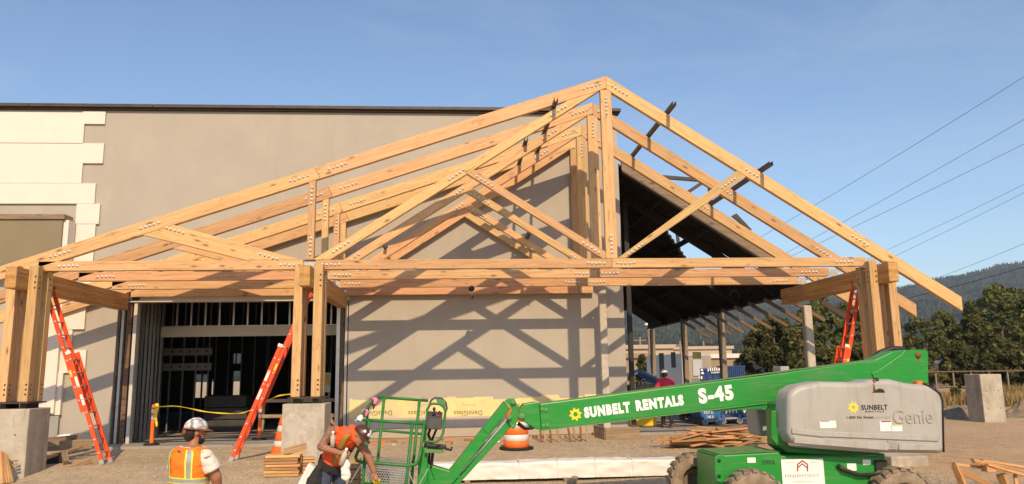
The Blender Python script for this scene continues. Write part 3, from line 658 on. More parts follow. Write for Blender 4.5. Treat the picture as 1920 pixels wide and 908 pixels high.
# ================================================================== RIGHT CANOPY (steel frame and deck)
cp = thing('steel_canopy', 'dark steel canopy frame with sloping metal roof deck beside the building', 'canopy', (8, 26, .062))
RZ = lambda x: 7.92-.655*(x-4.9)
def atroof(u, v_):
    d = AZ + AX*((u-960)/FPX) - AY*((v_-454)/FPX); o = V((0, 0, CAMZ)); s_ = (7.92+.655*4.9-CAMZ)/(d.z+.655*d.x); return o+d*s_
hole = [atroof(*q) for q in ((1247, 432), (1392, 496), (1425, 506), (1345, 526), (1312, 524), (1288, 490))]
YF = min(42, atroof(1215, 606).y)
def hole_int(y):
    xs_ = []
    for a, b in zip(hole, hole[1:]+hole[:1]):
        if (a.y-y)*(b.y-y) < 0: xs_.append(a.x+(b.x-a.x)*(y-a.y)/(b.y-a.y))
    return sorted(xs_)
XE = 10.6; y = 22.45; shp = .235
while y < YF:
    iv = hole_int(y+shp/2); segs = [(XC+.02, XE)]
    if len(iv) >= 2: segs = [(XC+.02, iv[0]), (iv[1], XE)]
    for a, b in segs:
        if b-a > .1:
            for (ya, yb, dz) in ((y, y+shp*.5, 0), (y+shp*.5, y+shp, .045)):
                mb = MB().prism([(a, ya, RZ(a)+dz), (b, ya, RZ(b)+dz), (b, ya, RZ(b)+.075), (a, ya, RZ(a)+.075)], (0, yb-ya-.001, 0))
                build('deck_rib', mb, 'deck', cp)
    y += shp
# rough sprayed edge beam along the front rake
mb = MB(); nseg = 46
for i in range(nseg):
    x = XC+.1+(9.75-XC-.1)*i/nseg; x2 = XC+.1+(9.75-XC-.1)*(i+1)/nseg; w_ = .03*noise.noise(V((x*4, 0, 0)))
    mb.prism([(x, 22.36, RZ(x)-.10), (x2, 22.36, RZ(x2)-.10), (x2, 22.36, RZ(x2)+.24+w_), (x, 22.36, RZ(x)+.24+w_)], (0, .11, 0))
build('rake_beam', mb, 'weathered', cp)
build('rake_angle', MB().prism([(XC+.1, 22.30, RZ(XC+.1)-.15), (10.4, 22.30, RZ(10.4)-.15), (10.4, 22.30, RZ(10.4)-.10), (XC+.1, 22.30, RZ(XC+.1)-.10)], (0, .2, 0)), 'steel_brown', cp)
for yb in (24.2, 27.6, 31, 34.5, 38): 
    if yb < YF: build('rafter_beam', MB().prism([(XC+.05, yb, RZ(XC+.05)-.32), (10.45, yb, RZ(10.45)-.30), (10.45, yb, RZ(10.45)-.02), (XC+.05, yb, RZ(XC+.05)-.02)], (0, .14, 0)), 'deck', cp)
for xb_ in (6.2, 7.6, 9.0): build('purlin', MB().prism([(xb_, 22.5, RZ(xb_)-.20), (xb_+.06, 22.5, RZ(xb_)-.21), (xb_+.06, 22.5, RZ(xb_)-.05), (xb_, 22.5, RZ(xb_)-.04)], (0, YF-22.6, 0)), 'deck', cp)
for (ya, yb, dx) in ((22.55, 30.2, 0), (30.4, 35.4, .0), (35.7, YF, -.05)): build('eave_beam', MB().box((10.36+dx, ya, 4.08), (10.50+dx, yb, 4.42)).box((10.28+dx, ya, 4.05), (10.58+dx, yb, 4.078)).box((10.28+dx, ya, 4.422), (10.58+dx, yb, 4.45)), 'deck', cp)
for (yy, zt, mt_) in ((22.72, 3.66, 'concrete_patch'), (30.4, 4.04, 'pole_wood'), (35.5, 4.04, 'pole_wood'), (41.4, 4.04, 'pole_wood')):
    stick('column', cp, (10.55, yy, .064), (10.55, yy, zt), .24, .24, mt_, up=(0, 1, 0), bevel=.03)
for i in range(9):
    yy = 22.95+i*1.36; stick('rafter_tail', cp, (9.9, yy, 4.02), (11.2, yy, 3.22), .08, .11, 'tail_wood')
stick('rafter_tail', cp, at(1540, 566, 21.2), at(1592, 598, 21.2), .10, .16, 'steel_brown')
def sbar(u0, v0, u1, v1, y, w_=.1, nm='frame_bar', y2=None): build(nm, MB().bar(at(u0, v0, y), at(u1, v1, y2 or y), w_, w_, (0, 1, 0)), 'steel_brown', cp)
sbar(1240, 332, 1314, 338, 24.5, .11); sbar(1288, 362, 1318, 342, 24.5, .11); sbar(1330, 350, 1333, 388, 25, .1); sbar(1270, 438, 1274, 480, 27, .1); sbar(1336, 462, 1340, 500, 27, .1); sbar(1357, 468, 1346, 498, 27, .1)
build('gusset', MB().prism([at(1372, 405, 26), at(1381, 400, 26), at(1410, 431, 26), at(1405, 432, 26)], (0, .08, 0)), 'steel_brown', cp)
for (u_, v0, v1) in ((1378, 524, 565), (1412, 522, 558)): 
    c0 = at(u_, v1, 23.6); build('hanging_wire', MB().tube([c0+V((math.cos(a)*.16, 0, .16+math.sin(a)*.17)) for a in [-.6+i*.44 for i in range(10)]], .007, 5).tube([c0+V((0, 0, .33)), V((c0.x, c0.y, RZ(c0.x)-.1))], .006, 5), 'steel_black', cp)
a = at(1183, 640, 24.2).x; build('pole', MB().box((a-.07, 24.2, .064), (a+.07, 24.34, RZ(a)-.3)), 'steel_black', cp)
pass
# rough pillar standing just before the wall
mb = MB(); xx = 4.13
for i in range(24):
    z0 = .02+i*(CB-.06)/24; z1 = .02+(i+1)*(CB-.06)/24; r = .1+.008*noise.noise(V((0, 0, i*1.3))); mb.box((xx-r, 21.55, z0), (xx+r, 21.55+2*r, z1+.0))
pl = stick('rough_pillar', None, (xx, 21.65, .0), (xx, 21.65, CB-.05), .2, .2, 'concrete_patch', up=(0, 1, 0), bevel=.02); tag(pl, 'rough pale pillar standing in a wooden form just before the wall', 'pillar')
a = at(1136, 838, 20.9); b = at(1200, 838, 20.9)
fm = thing('footing_form', 'weathered wooden box form around the foot of the rough pillar', 'form', ((a.x+b.x)/2, 21.3, 0))
for (p0, p1) in (((a.x, 20.9, .15), (b.x, 20.9, .15)), ((a.x, 20.93, .15), (a.x-.1, 22.0, .15)), ((b.x, 20.93, .15), (b.x, 22.0, .15))): stick('form_board', fm, p0, p1, .045, .34, 'weathered')
build('form_fill', MB().box((a.x+.03, 20.95, -.1), (b.x-.03, 21.95, .27)), 'concrete', fm)
# ================================================================== LADDERS
def ladder(b, t_, y0, y1, lab, split=.62, fly=.29, stick_spots=(.35, .45), nside=-1):
    b = V(b); t_ = V(t_); d = (t_-b); Ln = d.length; d.normalize(); n_ = V((0, 1, 0)).cross(d)*nside; ym = (y0+y1)/2
    ld = thing('extension_ladder', lab, 'ladder', (b.x, ym, b.z), 'orange extension ladders')
    P_ = lambda s_, y, o=0: V((b.x, y, b.z))+d*s_+n_*o
    def rail(y, s0, s1, o, ins):
        return build('rail', MB().bar(P_(s0, y, o), P_(s1, y, o), .014, .082, n_).bar(P_(s0, y+ins*.015, o+.037), P_(s1, y+ins*.015, o+.037), .03, .010, n_).bar(P_(s0, y+ins*.015, o-.037), P_(s1, y+ins*.015, o-.037), .03, .010, n_), 'lad_orange', ld)
    rs = []
    for (y, ins) in ((y0, 1), (y1, -1)):
        r1 = rail(y, .02, Ln*split, 0, ins); r2 = rail(y+ins*.032, Ln*fly, Ln, .088, ins); rs.append((y, ins, r1, r2))
    k = .22
    while k < Ln-.1:
        if k < Ln*split: build('rung', MB().tube([P_(k, y0+.01), P_(k, y1-.01)], .017, 8), 'lad_alu', ld)
        if k > Ln*fly: build('rung', MB().tube([P_(k, y0+.04, .088), P_(k, y1-.04, .088)], .017, 8), 'lad_alu', ld)
        mb = MB()
        for (y, ins, _, _) in rs:
            if k < Ln*split: mb.lathe([(0, -.012), (.019, -.012), (.019, 0)], P_(k, y-ins*.007), (0, ins, 0), 10)
            if k > Ln*fly: mb.lathe([(0, -.012), (.019, -.012), (.019, 0)], P_(k, y+ins*.025, .088), (0, ins, 0), 10)
        build('rung_plug', mb, 'label_white', ld); mb2 = MB()
        if k < Ln*split: mb2.lathe([(0, -.0135), (.009, -.0135), (.009, -.012)], P_(k, y0-.007), (0, 1, 0), 8)
        if k > Ln*fly: mb2.lathe([(0, -.0135), (.009, -.0135), (.009, -.012)], P_(k, y0+.025, .088), (0, 1, 0), 8)
        build('rung_hole', mb2, 'steel_black', ld); k += .305
    for y, ins, _, _ in rs:
        build('foot', MB().bar(P_(-.03, y), P_(.07, y), .05, .10, n_), 'lad_alu', ld, .006)
        build('top_pad', MB().bar(P_(Ln-.03, y+ins*.03, .088), P_(Ln+.10, y+ins*.03, .088), .07, .10, n_), 'rubber', ld, .03, seg=3)
    for s_ in stick_spots: build('sticker', MB().bar(P_(s_*Ln-.12, y0-.0095), P_(s_*Ln+.12, y0-.0095), .003, .055, n_), 'label_white', ld)
    build('sticker', MB().bar(P_(.505*Ln-.08, y0+.022, .088), P_(.505*Ln+.08, y0+.022, .088), .003, .05, n_), 'label_yellow', ld)
    build('rail_guide', MB().bar(P_(split*Ln-.05, y0-.013), P_(split*Ln+.02, y0-.013), .006, .11, n_), 'label_white', ld)
    build('rope', MB().tube([P_(Ln*split*.98, ym, -.02), P_(Ln*.5, ym+.01, -.06), P_(Ln*.12, ym-.02, -.05)], .007, 5), 'black_plastic', ld)
    return ld
ladder((-7.56, 0, .02), (-8.98, 0, 3.84), 17.74, 18.16, 'orange fibreglass extension ladder leaning on the leftmost beam')
ladder((-4.92, 0, .0), (-3.33, 0, 4.02), 17.95, 18.37, 'orange extension ladder leaning behind the middle post, before the opening', nside=1)
ladder((8.60, 0, -.02), (9.62, 0, 3.86), 17.85, 18.27, 'orange extension ladder leaning on the rightmost beam behind the lift', split=.6, fly=.3, nside=1)
# ================================================================== DELINEATORS, TAPE, DRUMS
def delineator(u_, y, h, lab):
    x = at(u_, 800, y).x; z = .062; dl_ = thing('delineator_post', lab, 'delineator', (x, y, z), 'orange delineator posts')
    build('base', MB().lathe([(0, 0), (.2, 0), (.2, .03), (.16, .055), (0, .055)], (x, y, z), n=12), 'rubber', dl_)
    build('tube', MB().lathe([(.055, .05), (.05, h*.5), (.048, h), (.03, h+.03), (0, h+.03)], (x, y, z), n=14), 'cone_orange', dl_)
    for f_ in (.66, .82): build('band', MB().lathe([(.053, h*f_), (.053, h*f_+.085)], (x, y, z), n=14), 'reflective', dl_)
    return V((x, y, z+h))
d1 = delineator(286, 21.75, 1.02, 'orange delineator post at the left jamb with yellow tape tied on')
d2 = delineator(487, 22.7, .92, 'orange delineator post with two white bands inside the opening behind the ladder')
pts = [d1+V((0, -.06, -.04)), at(330, 762, 21.3), at(385, 772, 20.7), at(440, 776, 19.9), at(470, 769, 19.2), V((-4.12, 18.45, 1.33)), V((-3.62, 17.85, 1.40))]
mb = MB(); n_ = 40
def cat(pts, f_):
    s_ = f_*(len(pts)-1); i = min(int(s_), len(pts)-2); q = s_-i; a = pts[max(0, i-1)]; b = pts[i]; c = pts[i+1]; d = pts[min(len(pts)-1, i+2)]
    return .5*((2*b)+(c-a)*q+(2*a-5*b+4*c-d)*q*q+(3*b-a-3*c+d)*q**3)
for i in range(n_+1):
    c_ = cat(pts, i/n_); tw = math.sin(i*.55)*1.1; wv = V((0, math.sin(tw)*.018, math.cos(tw)*.018)); mb.v += [tuple(c_-wv), tuple(c_+wv)]
for i in range(n_): mb.f.append([2*i, 2*i+2, 2*i+3, 2*i+1]); mb.mi.append(0); mb.sm.append(True)
for k, (a, b) in enumerate(((0, -.45), (1, -.6))):
    base = len(mb.v)
    for i in range(9):
        c_ = d1+V((.05+.03*k+.02*math.sin(i), -.07, .05+b*i/8)); mb.v += [tuple(c_), tuple(c_+V((.06, .01*math.sin(i*1.3), .01)))]
    for i in range(8): mb.f.append([base+2*i, base+2*i+2, base+2*i+3, base+2*i+1]); mb.mi.append(0); mb.sm.append(True)
tp = build('caution_tape', mb, 'tape_yellow', None); so = tp.modifiers.new('thick', 'SOLIDIFY'); so.thickness = .003
tag(tp, 'twisted yellow caution tape strung across the opening', 'tape')
gd = thing('guard_rail', 'rough wooden guard rail across the opening behind the middle pedestal', 'guard rail', at(530, 812, 23.4))
a = at(488, 752, 23.4); b = at(640, 750, 23.4)
stick('rail', gd, a, b, .04, .10, 'weathered'); a2 = at(488, 781, 23.4); b2 = at(640, 779, 23.4); stick('rail', gd, a2, b2, .04, .10, 'weathered'); stick('toe_board', gd, V((a.x, 23.4, .15)), V((b.x, 23.4, .15)), .04, .16, 'weathered')
for u_ in (493, 635): x = at(u_, 780, 23.45).x; stick('post', gd, (x, 23.46, .063), (x, 23.46, a.z+.05), .09, .04, 'weathered', up=(0, 1, 0))
def drum(x, y, z, prof, lab, nm='traffic_drum'):
    dr = thing(nm, lab, 'traffic drum', (x, y, z)); 
    build('base', MB().lathe([(0, 0), (prof[0][0]+.1, 0), (prof[0][0]+.1, .05), (0, .05)], (x, y, z), n=20), 'rubber', dr)
    for i, (r0, z0, r1, z1) in enumerate([(a[0], a[1], b[0], b[1]) for a, b in zip(prof, prof[1:])]):
        build('band' if i % 2 else 'body', MB().lathe([(r0-.012, z0), (r0, z0+.012), (r1, z1-.012), (r1-.012, z1)], (x, y, z), n=28), 'reflective' if i % 2 else 'cone_orange', dr)
    r, h = prof[-1]; build('top', MB().lathe([(r-.012, h), (r*.7, h+.03), (0, h+.03)], (x, y, z), n=24), 'cone_orange', dr)
    build('handle', MB().tube([V((x-.08, y, z+h+.02)), V((x-.07, y, z+h+.10)), V((x+.07, y, z+h+.10)), V((x+.08, y, z+h+.02))], .02, 8), 'cone_orange', dr)
xd = at(968, 830, 18.7).x
drum(xd, 18.7, g(xd, 18.7), [(.30, .05), (.292, .20), (.288, .34), (.282, .50), (.276, .63), (.26, .92)], 'orange and white traffic drum behind the white wrapped bundle')
xd = at(537, 830, 18.35).x
drum(xd, 18.35, g(xd, 18.35), [(.36, .05), (.29, .26), (.265, .38), (.22, .58), (.195, .71), (.14, .92)], 'tapered orange channelizer cone with white bands beside the middle pedestal', 'traffic_cone')
# ================================================================== LUMBER
def pile(nm, lab, loc): return thing(nm, lab, 'lumber', loc)
random.seed(11)
x0 = at(497, 870, 15.75).x; x1 = at(562, 870, 15.75).x; z = g(x0, 15.8)
lp = pile('lumber_stack', 'neat stack of short cut boards before the middle pedestal', ((x0+x1)/2, 15.9, z))
for i in range(7):
    for j in range(3): dx = random.uniform(-.03, .03); stick('board', lp, (x0+dx, 15.75+j*.15, z+.03+i*.058), (x1+dx, 15.75+j*.15, z+.03+i*.058), .14, .05, 'scrap')
for i in range(3): stick('board', lp, at(532, 858-i*7, 15.75), at(575, 846-i*7, 15.85), .09, .045, 'scrap')
for i in range(6): stick('board', lp, (x1+.05, 15.8, z+.03+i*.06), (x1+.27, 15.85, z+.03+i*.06), .14, .05, 'scrap')
xa_ = at(1245, 836, 18.2).x; xb_ = at(1435, 836, 18.2).x; cx = (xa_+xb_)/2; zz = g(cx, 18.5)
lp = pile('lumber_pile', 'loose heap of scrap boards behind the lift', (cx, 18.6, zz))
for i in range(64):
    f_ = random.random(); ln = random.uniform(.5, 1.5); x = cx+random.uniform(-.8, .85)*(1-.2*f_); y = 18.6+random.uniform(-.45, .5); a = random.gauss(0, .35); tl = random.gauss(0, .10)
    hmax = .44*(1-abs(x-cx-.2)/1.5); z = zz+.04+random.random()*hmax; dv = V((math.cos(a)*ln/2, math.sin(a)*ln/2, tl*ln/2)); z = max(z, zz+.03+abs(dv.z)); z = z
    stick('board', lp, V((x, y, z))-dv, V((x, y, z))+dv, .09, .036, 'scrap', bevel=.003)
stick('board', lp, at(1378, 838, 17.9), at(1428, 821, 18.2), .09, .04, 'scrap'); stick('board', lp, at(1343, 803, 18.6), at(1440, 823, 18.6), .10, .05, 'scrap')
# bundle leaning on the left pedestal
lp = pile('board_bundle', 'bundle of narrow boards propped on end at the left pedestal', at(12, 895, 16.4))
for i in range(5): 
    p0 = at(4+i*5, 906, 16.3-.02*i); p0.z = g(p0.x, p0.y)+.02; stick('board', lp, p0, at(0+i*3.0, 846+i*2, 16.75), .05, .03, 'scrap', up=(0, 1, 0))
for i in range(3): stick('board', lp, at(14, 866+i*6, 16.7), at(33, 864+i*6, 16.75), .03, .03, 'formboard')
# form lumber left of the ladder
lp = pile('form_lumber', 'weathered form planks lying at the wall foot left of the ladder', at(130, 850, 18.5))
for (u0, v0, u1, v1, y0_, y1_, h) in ((80, 838, 172, 832, 18.9, 19.6, .22), (78, 862, 152, 838, 18.0, 19.0, .05), (84, 893, 170, 862, 17.1, 17.9, .06), (90, 899, 168, 868, 16.9, 17.8, .06), (85, 828, 150, 822, 20.2, 20.6, .18), (120, 848, 124, 868, 18.2, 18.0, .12)):
    stick('plank', lp, at(u0, v0, y0_), at(u1, v1, y1_), .10, h, 'weathered' if h > .1 else 'formboard')
build('form_panel', MB().prism([at(79, 856, 18.35), at(115, 849, 18.35), at(115, 869, 18.35), at(78, 878, 18.35)], (0, .06, 0)), 'steel_black', lp)
q = at(122, 822, 20.6)
bg_ = build('cement_bag', MB().prism([q+V((-.32, 0, -.10)), q+V((.25, 0, -.10)), q+V((.30, 0, .03)), q+V((.18, 0, .10)), q+V((-.2, 0, .08))], (0, .4, 0)), 'cloth_white', None, .04, seg=3); tag(bg_, 'white and blue paper sack lying by the form planks', 'sack')
bx_ = build('print', MB().prism([q+V((-.05, -.006, -.06)), q+V((.16, -.006, -.04)), q+V((.14, -.006, .05)), q+V((-.03, -.006, .04))], (0, .004, 0)), 'blue_lift', bg_)
bx_.location = q+V((.05, -.01, 0))-bg_.location
# planks on a trestle at lower right
q = at(1800, 880, 11.6); gz = g(8.2, 11.6)
ts = thing('trestle', 'rough wooden trestle of scrap legs at the lower right', 'trestle', (8.3, 11.6, gz))
def PW(u_, v_, y): return at(u_, v_, y)
for (u0, v0, y0_, u1, v1, y1_, w_, h) in ((1790, 872, 11.6, 1815, 935, 11.45, .05, .11), (1793, 880, 11.58, 1862, 912, 11.4, .04, .09), (1876, 888, 11.5, 1893, 935, 11.4, .05, .14), (1903, 890, 11.5, 1910, 935, 11.4, .05, .12), (1788, 870, 11.6, 1925, 887, 11.7, .09, .045), (1845, 878, 11.45, 1862, 879, 11.45, .14, .10)):
    stick('leg' if v1 > 920 else 'brace', ts, PW(u0, v0, y0_), PW(u1, v1, y1_), w_, h, 'scrap')
lp = thing('trestle_boards', 'long thin boards lying across the trestle at lower right', 'lumber', PW(1880, 880, 11.6))
for (u0, v0, u1, v1, y) in ((1823, 862, 1935, 888, 11.62), (1825, 866, 1935, 893, 11.5), (1840, 863, 1935, 878, 11.8), (1850, 871, 1935, 896, 11.4)): stick('board', lp, PW(u0, v0, y), PW(u1, v1, y), .09, .035, 'scrap')
# stakes leaning on the wall foot
random.seed(4)
for i, (u_, yel) in enumerate(((1016, 0), (1023, 0), (1034, 0), (1049, 1), (1070, 0), (1079, 0), (1090, 0), (1102, 1))):
    p0 = at(u_, 832, 20.5); p0.z = .0; p1 = p0+V((random.uniform(-.07, .07), .55, .85))
    sk = stick('form_stake', None, p0, p1, .05, .035, 'formboard' if i % 2 else 'rust'); tag(sk, ['leftmost of the thin stakes', 'second from left of the thin stakes', 'third from left of the thin stakes', 'fourth of the thin stakes', 'fifth from left of the thin stakes', 'sixth from left of the thin stakes', 'seventh from left of the thin stakes', 'rightmost of the thin stakes'][i]+(', with a yellow tag,' if yel else '')+' leaning on the dark wall foot', 'stake', 'stakes leaning on the wall foot')
    if yel:
        m_ = (p0+p1)/2-V((0, .05, -.14)); tg_ = build('tag', MB().box((m_.x-.09, m_.y-.01, m_.z-.05), (m_.x+.09, m_.y+.0, m_.z+.05)), 'label_yellow', None); M = sk.matrix_local.inverted(); tg_.parent = sk; tg_.matrix_parent_inverse = M
# rubble at the wall foot
random.seed(9); mb = MB()
rb = thing('rubble', 'bits of brick and scrap strewn along the wall foot behind the basket', 'rubble', (-1, 21.2, 0))
for i in range(26):
    x = random.uniform(-2.6, 1.6); y = random.uniform(20.6, 21.8); s_ = random.uniform(.03, .09); o = build('scrap_piece', MB().box((x-s_, y-s_*.5, -.005), (x+s_, y+s_*.5, s_*.8)), random.choice(('cone_orange', 'label_white', 'formboard', 'rust', 'concrete')), rb, .006); o.rotation_euler.z = random.uniform(0, 3)
lb = stick('leaning_board', None, at(600, 744, 18.6), V((at(645, 800, 18.4).x, 18.35, .25)), .09, .03, 'scrap'); tag(lb, 'thin board propped aslant behind the middle pedestal', 'board')
# ================================================================== WRAPPED BUNDLE
xa_ = -.42; xb_ = 4.75; ya, yb = 14.62, 15.18; za, zb = -.125, .165
wp = thing('wrapped_bundle', 'long bundle of lumber wrapped in white plastic lying on blocks', 'bundle', ((xa_+xb_)/2, 15.2, g(2, 15.2)))
mb = MB(); nu = 150; ring = []
prof = [(0, 0)]+[(0, i/6) for i in range(1, 7)]+[(i/8, 1) for i in range(1, 9)]+[(1, 1-i/4) for i in range(1, 5)]
straps = [.02, .305, .44, .575, .71]
for i in range(nu+1):
    f_ = i/nu; x = xa_+(xb_-xa_)*f_; ds = min(abs(f_-s_) for s_ in straps)
    for (a, b) in prof:
        puff = .0*math.sin(min(1, ds/.05)*math.pi/2); wr = .020*noise.noise(V((x*2.2, a*3, b*9)))+.016*noise.noise(V((x*7+b*5, a*6, b*3)))
        e_ = puff+wr; y = ya+(yb-ya)*a; z = za+(zb-za)*b
        if a == 0: y -= e_
        if a == 1: y += e_
        if b == 1: z += e_*.8-(.02 if 0 < a < 1 else 0)*math.sin(f_*9)
        z -= .012*f_
        mb.v.append((x, y, z))
m_ = len(prof)
for i in range(nu):
    for k in range(m_-1): mb.f.append([i*m_+k, i*m_+k+1, (i+1)*m_+k+1, (i+1)*m_+k][::-1]); mb.mi.append(0); mb.sm.append(True)
for e in (0, nu): mb.f.append([e*m_+k for k in range(m_)][::(1 if e else -1)]); mb.mi.append(0); mb.sm.append(False)
build('wrap', mb, 'wrap', wp)
for s_ in straps[1:]:
    x = xa_+(xb_-xa_)*s_+.0; e = .012
    build('strap', MB().box((x-.012, ya-e, za), (x+.012, ya-e+.006, zb+e)).box((x-.012, ya-e, zb+e), (x+.012, yb+e, zb+e+.005)), 'strap', wp)
for x in (.2, 2.0, 3.9): stick('dunnage_block', wp, (x, 14.55, -.175), (x, 15.25, -.165), .1, .1, 'weathered')
stick('dunnage_block', wp, at(1068, 908, 13.9), at(1078, 897, 14.6), .1, .09, 'weathered')
mb = MB(); random.seed(8)
for i in range(900):
    a = random.uniform(0, 6.28); r_ = random.random()**.5; x = 1.0+math.cos(a)*r_*.75; y = 13.9+math.sin(a)*r_*.4; z = g(x, y)+.11*(1-r_); s_ = random.uniform(.012, .028)
    mb.add([V((x, y, z))+V(q)*s_ for q in ((1, 0, 0), (-1, 0, 0), (0, 1, 0), (0, -1, 0), (0, 0, .9), (0, 0, -1))], oct_f)
gp = build('gravel_heap', mb, 'stone', None); tag(gp, 'small heap of grey gravel in front of the wrapped bundle', 'gravel', kind='stuff')
# ================================================================== BOOM LIFT (green)
GZ = g(5.2, 11.5)
lf = thing('boom_lift', 'green boom lift with grey engine hood, long straight boom and open basket', 'boom lift', (5.3, 12, GZ))
P = at
YN = 11.95; YFB = 12.32                                             # boom side faces
def slab(name, px, y, dy, mat, parent=lf, bevel=.012, seg=2, mats=None):
    return build(name, MB().prism([P(u_, v_, y) for u_, v_ in px], (0, dy, 0)), mat, parent, bevel, seg=seg)
boom = slab('boom', [(1012, 757.5), (1438, 703.5), (1640, 675), (1672, 660), (1690, 656.5), (1737, 656), (1741, 660), (1741, 721), (1700, 723), (1438, 755), (1015, 807)], YN, YFB-YN, 'lift_green', bevel=.014)
build('boom_top_edge', MB().bar(P(1016, 758.2, YN)+V((0, .18, .006)), P(1640, 675.5, YN)+V((0, .18, .006)), .33, .008), 'lift_green_dusty', boom)
slab('boom_tail_plate', [(1635, 700), (1650, 693), (1690, 665), (1697, 657), (1737, 657), (1740, 662), (1740, 719), (1690, 719), (1640, 712)], YN-.022, .02, 'lift_green', boom, .006)
build('pivot_pin', MB().lathe([(0, -.03), (.04, -.03), (.045, 0)], P(1721, 666, YN-.022), (0, 1, 0), 14), 'rust', boom)
build('rust_streak', MB().prism([P(1719, 670, YN-.0235), P(1723, 670, YN-.0235), P(1722, 680, YN-.0235), P(1720.5, 680, YN-.0235)], (0, .001, 0)), 'rust', boom)
slab('boom_foot', [(1330, 769), (1440, 755.5), (1442, 766), (1340, 772)], YN+.03, .28, 'lift_green', lf, .006)
build('boom_seam', MB().bar(P(1014, 807.6, YN-.003), P(1438, 755.6, YN-.003), .004, .016, (0, 0, 1)), 'lift_green_dusty', boom)
build('hose_guard', MB().tube([P(1632, 677, 12.5), P(1650, 662, 12.5), P(1672, 654, 12.5), P(1692, 655, 12.5), P(1700, 664, 12.5)], .05, 10), 'black_plastic', lf)
# inner tube end / fork and knuckle
slab('boom_head', [(973.4, 768), (982, 758), (1006, 754), (1011.5, 757), (1014.7, 806.5), (1005, 805), (980, 790), (970.6, 787)], YN+.02, .31, 'lift_green', lf, .012)
for (u_, v_) in ((1017, 768), (1024, 769), (1019, 799), (1026, 798)): build('wear_pad_bolt', MB().lathe([(0, -.012), (.03, -.012), (.035, 0)], P(u_, v_, YN), (0, 1, 0), 10), 'lift_green_dusty', boom)
for (u_, v_, r) in ((978, 781, .05), (962, 755, .035), (955, 783, .04), (962, 800, .03)): build('pin', MB().lathe([(0, -.04), (r, -.04), (r*1.1, 0), (r*1.1, .04)], P(u_, v_, YN-.0), (0, 1, 0), 12), 'lift_green_dusty', lf)
jib = slab('jib', [(946, 752), (957, 767), (851, 905), (820, 940), (806, 922), (838, 888)], YN+.04, .24, 'lift_green', lf, .012)
slab('jib_link', [(953.7, 787), (959, 800), (907, 857), (869, 899), (835, 938), (828, 931), (866, 890)], YN+.06, .18, 'lift_green', lf, .01)
slab('jib_cylinder', [(950, 783), (954, 787), (862, 893), (858, 890)], YN+.12, .06, 'galv', lf, .01)
slab('knuckle', [(946, 751), (954, 746.5), (964, 747), (972, 763), (974, 778), (967, 800), (962, 804), (957, 801), (952, 786), (960, 768)], YN+.0, .03, 'lift_green', lf, .008)
slab('jib_bracket', [(930, 775), (940, 785), (915, 815), (905, 803)], YN+.025, .02, 'lift_green', lf, .006)
mb = MB()
for k in range(3):
    o = V((0, .05*k, 0)); mb.tube([P(972, 792+2*k, 12.0)+o, P(985, 802+2*k, 12.0)+o, P(1000, 803+k, 12.0)+o, P(1008, 797, 12.0)+o], .014, 7)
build('hose', mb, 'black_plastic', lf); build('hose', MB().tube([P(970, 795, 12.1), P(984, 805, 12.1), P(1000, 800, 12.1), P(1006, 792, 12.1)], .02, 7), 'rust', lf)
# lettering on the boom
bx = P(1283, 748, YN)-P(1095, 772, YN); bx.y = 0
def logo(c, r, parent, y, name='sun_logo', mat='paint_yellow'):
    pl = []
    for i in range(24):
        a = 2*math.pi*i/24+.2; rr = r if i % 3 == 0 else (r*.72 if i % 3 == 1 else r*.66); pl.append(V((c.x+math.cos(a)*rr, y, c.z+math.sin(a)*rr)))
    n_ = 24; inn = [V((c.x+math.cos(2*math.pi*i/24+.2)*r*.33, y, c.z+math.sin(2*math.pi*i/24+.2)*r*.33)) for i in range(24)]
    mb = MB().add(pl+inn, [(i, (i+1) % n_, n_+(i+1) % n_, n_+i) for i in range(n_)]); o = build(name, mb, mat, parent); return o
logo(P(1079, 777, YN), .105, boom, YN-.003)
text('boom_lettering', 'SUNBELT', P(1096.5, 784.5, YN)+V((0, -.004, 0)), bx, .2, 'paint_white', boom, bold=.07, width=.715, height=.165, depth=.001)
text('boom_lettering', 'RENTALS', P(1193.5, 771.5, YN)+V((0, -.004, 0)), bx, .2, 'paint_white', boom, bold=.07, width=.75, height=.165, depth=.001)
text('boom_lettering', 'S-45', P(1311.5, 758, YN)+V((0, -.004, 0)), bx, .3, 'paint_white', boom, bold=.055, width=.555, height=.235, depth=.001)
# turntable and hood
tz0 = P(1500, 850, 11.3).z
slab('turntable', [(1456, 757), (1472, 757), (1472, 822), (1482, 838), (1660, 851), (1660, 862), (1476, 850), (1460, 838)], 11.62, .45, 'lift_green', lf, .02)
slab('turntable_bracket', [(1447, 772), (1456, 770), (1456, 800), (1474, 836), (1456, 834), (1447, 822)], 11.45, .05, 'lift_green', lf, .006)
slab('far_cover', [(1418, 768), (1441, 768), (1441, 818), (1424, 818)], 12.5, .5, 'hood_grey', lf, .03)
HY = 11.08
hp = [(1458, 752), (1462, 740), (1472, 732), (1500, 723), (1538, 715.5), (1618, 717), (1634, 711.5), (1672, 711), (1700, 718), (1738, 722), (1760, 730), (1770, 742), (1773, 760), (1775, 851), (1640, 849.5), (1540, 842), (1480, 833), (1462, 824), (1458, 810)]
hp = [(u_ if u_ > 1500 else 1500-(1500-u_)*.52, v_) for u_, v_ in hp]
hood = slab('hood', hp, HY, .52, 'hood_grey', lf, .085, 5)
for pl_ in hood.data.polygons: pl_.use_smooth = True
hood.modifiers.new('wn', 'WEIGHTED_NORMAL')
def hrib(u0, u1, va, vb, va2, vb2, d=.022):
    build('hood_rib', MB().prism([P(u0, va, HY), P(u1, va2, HY), P(u1+4, (va2+vb2)/2, HY), P(u1, vb2, HY), P(u0, vb, HY)], (0, -d, 0)), 'hood_grey', hood, .014, seg=3)
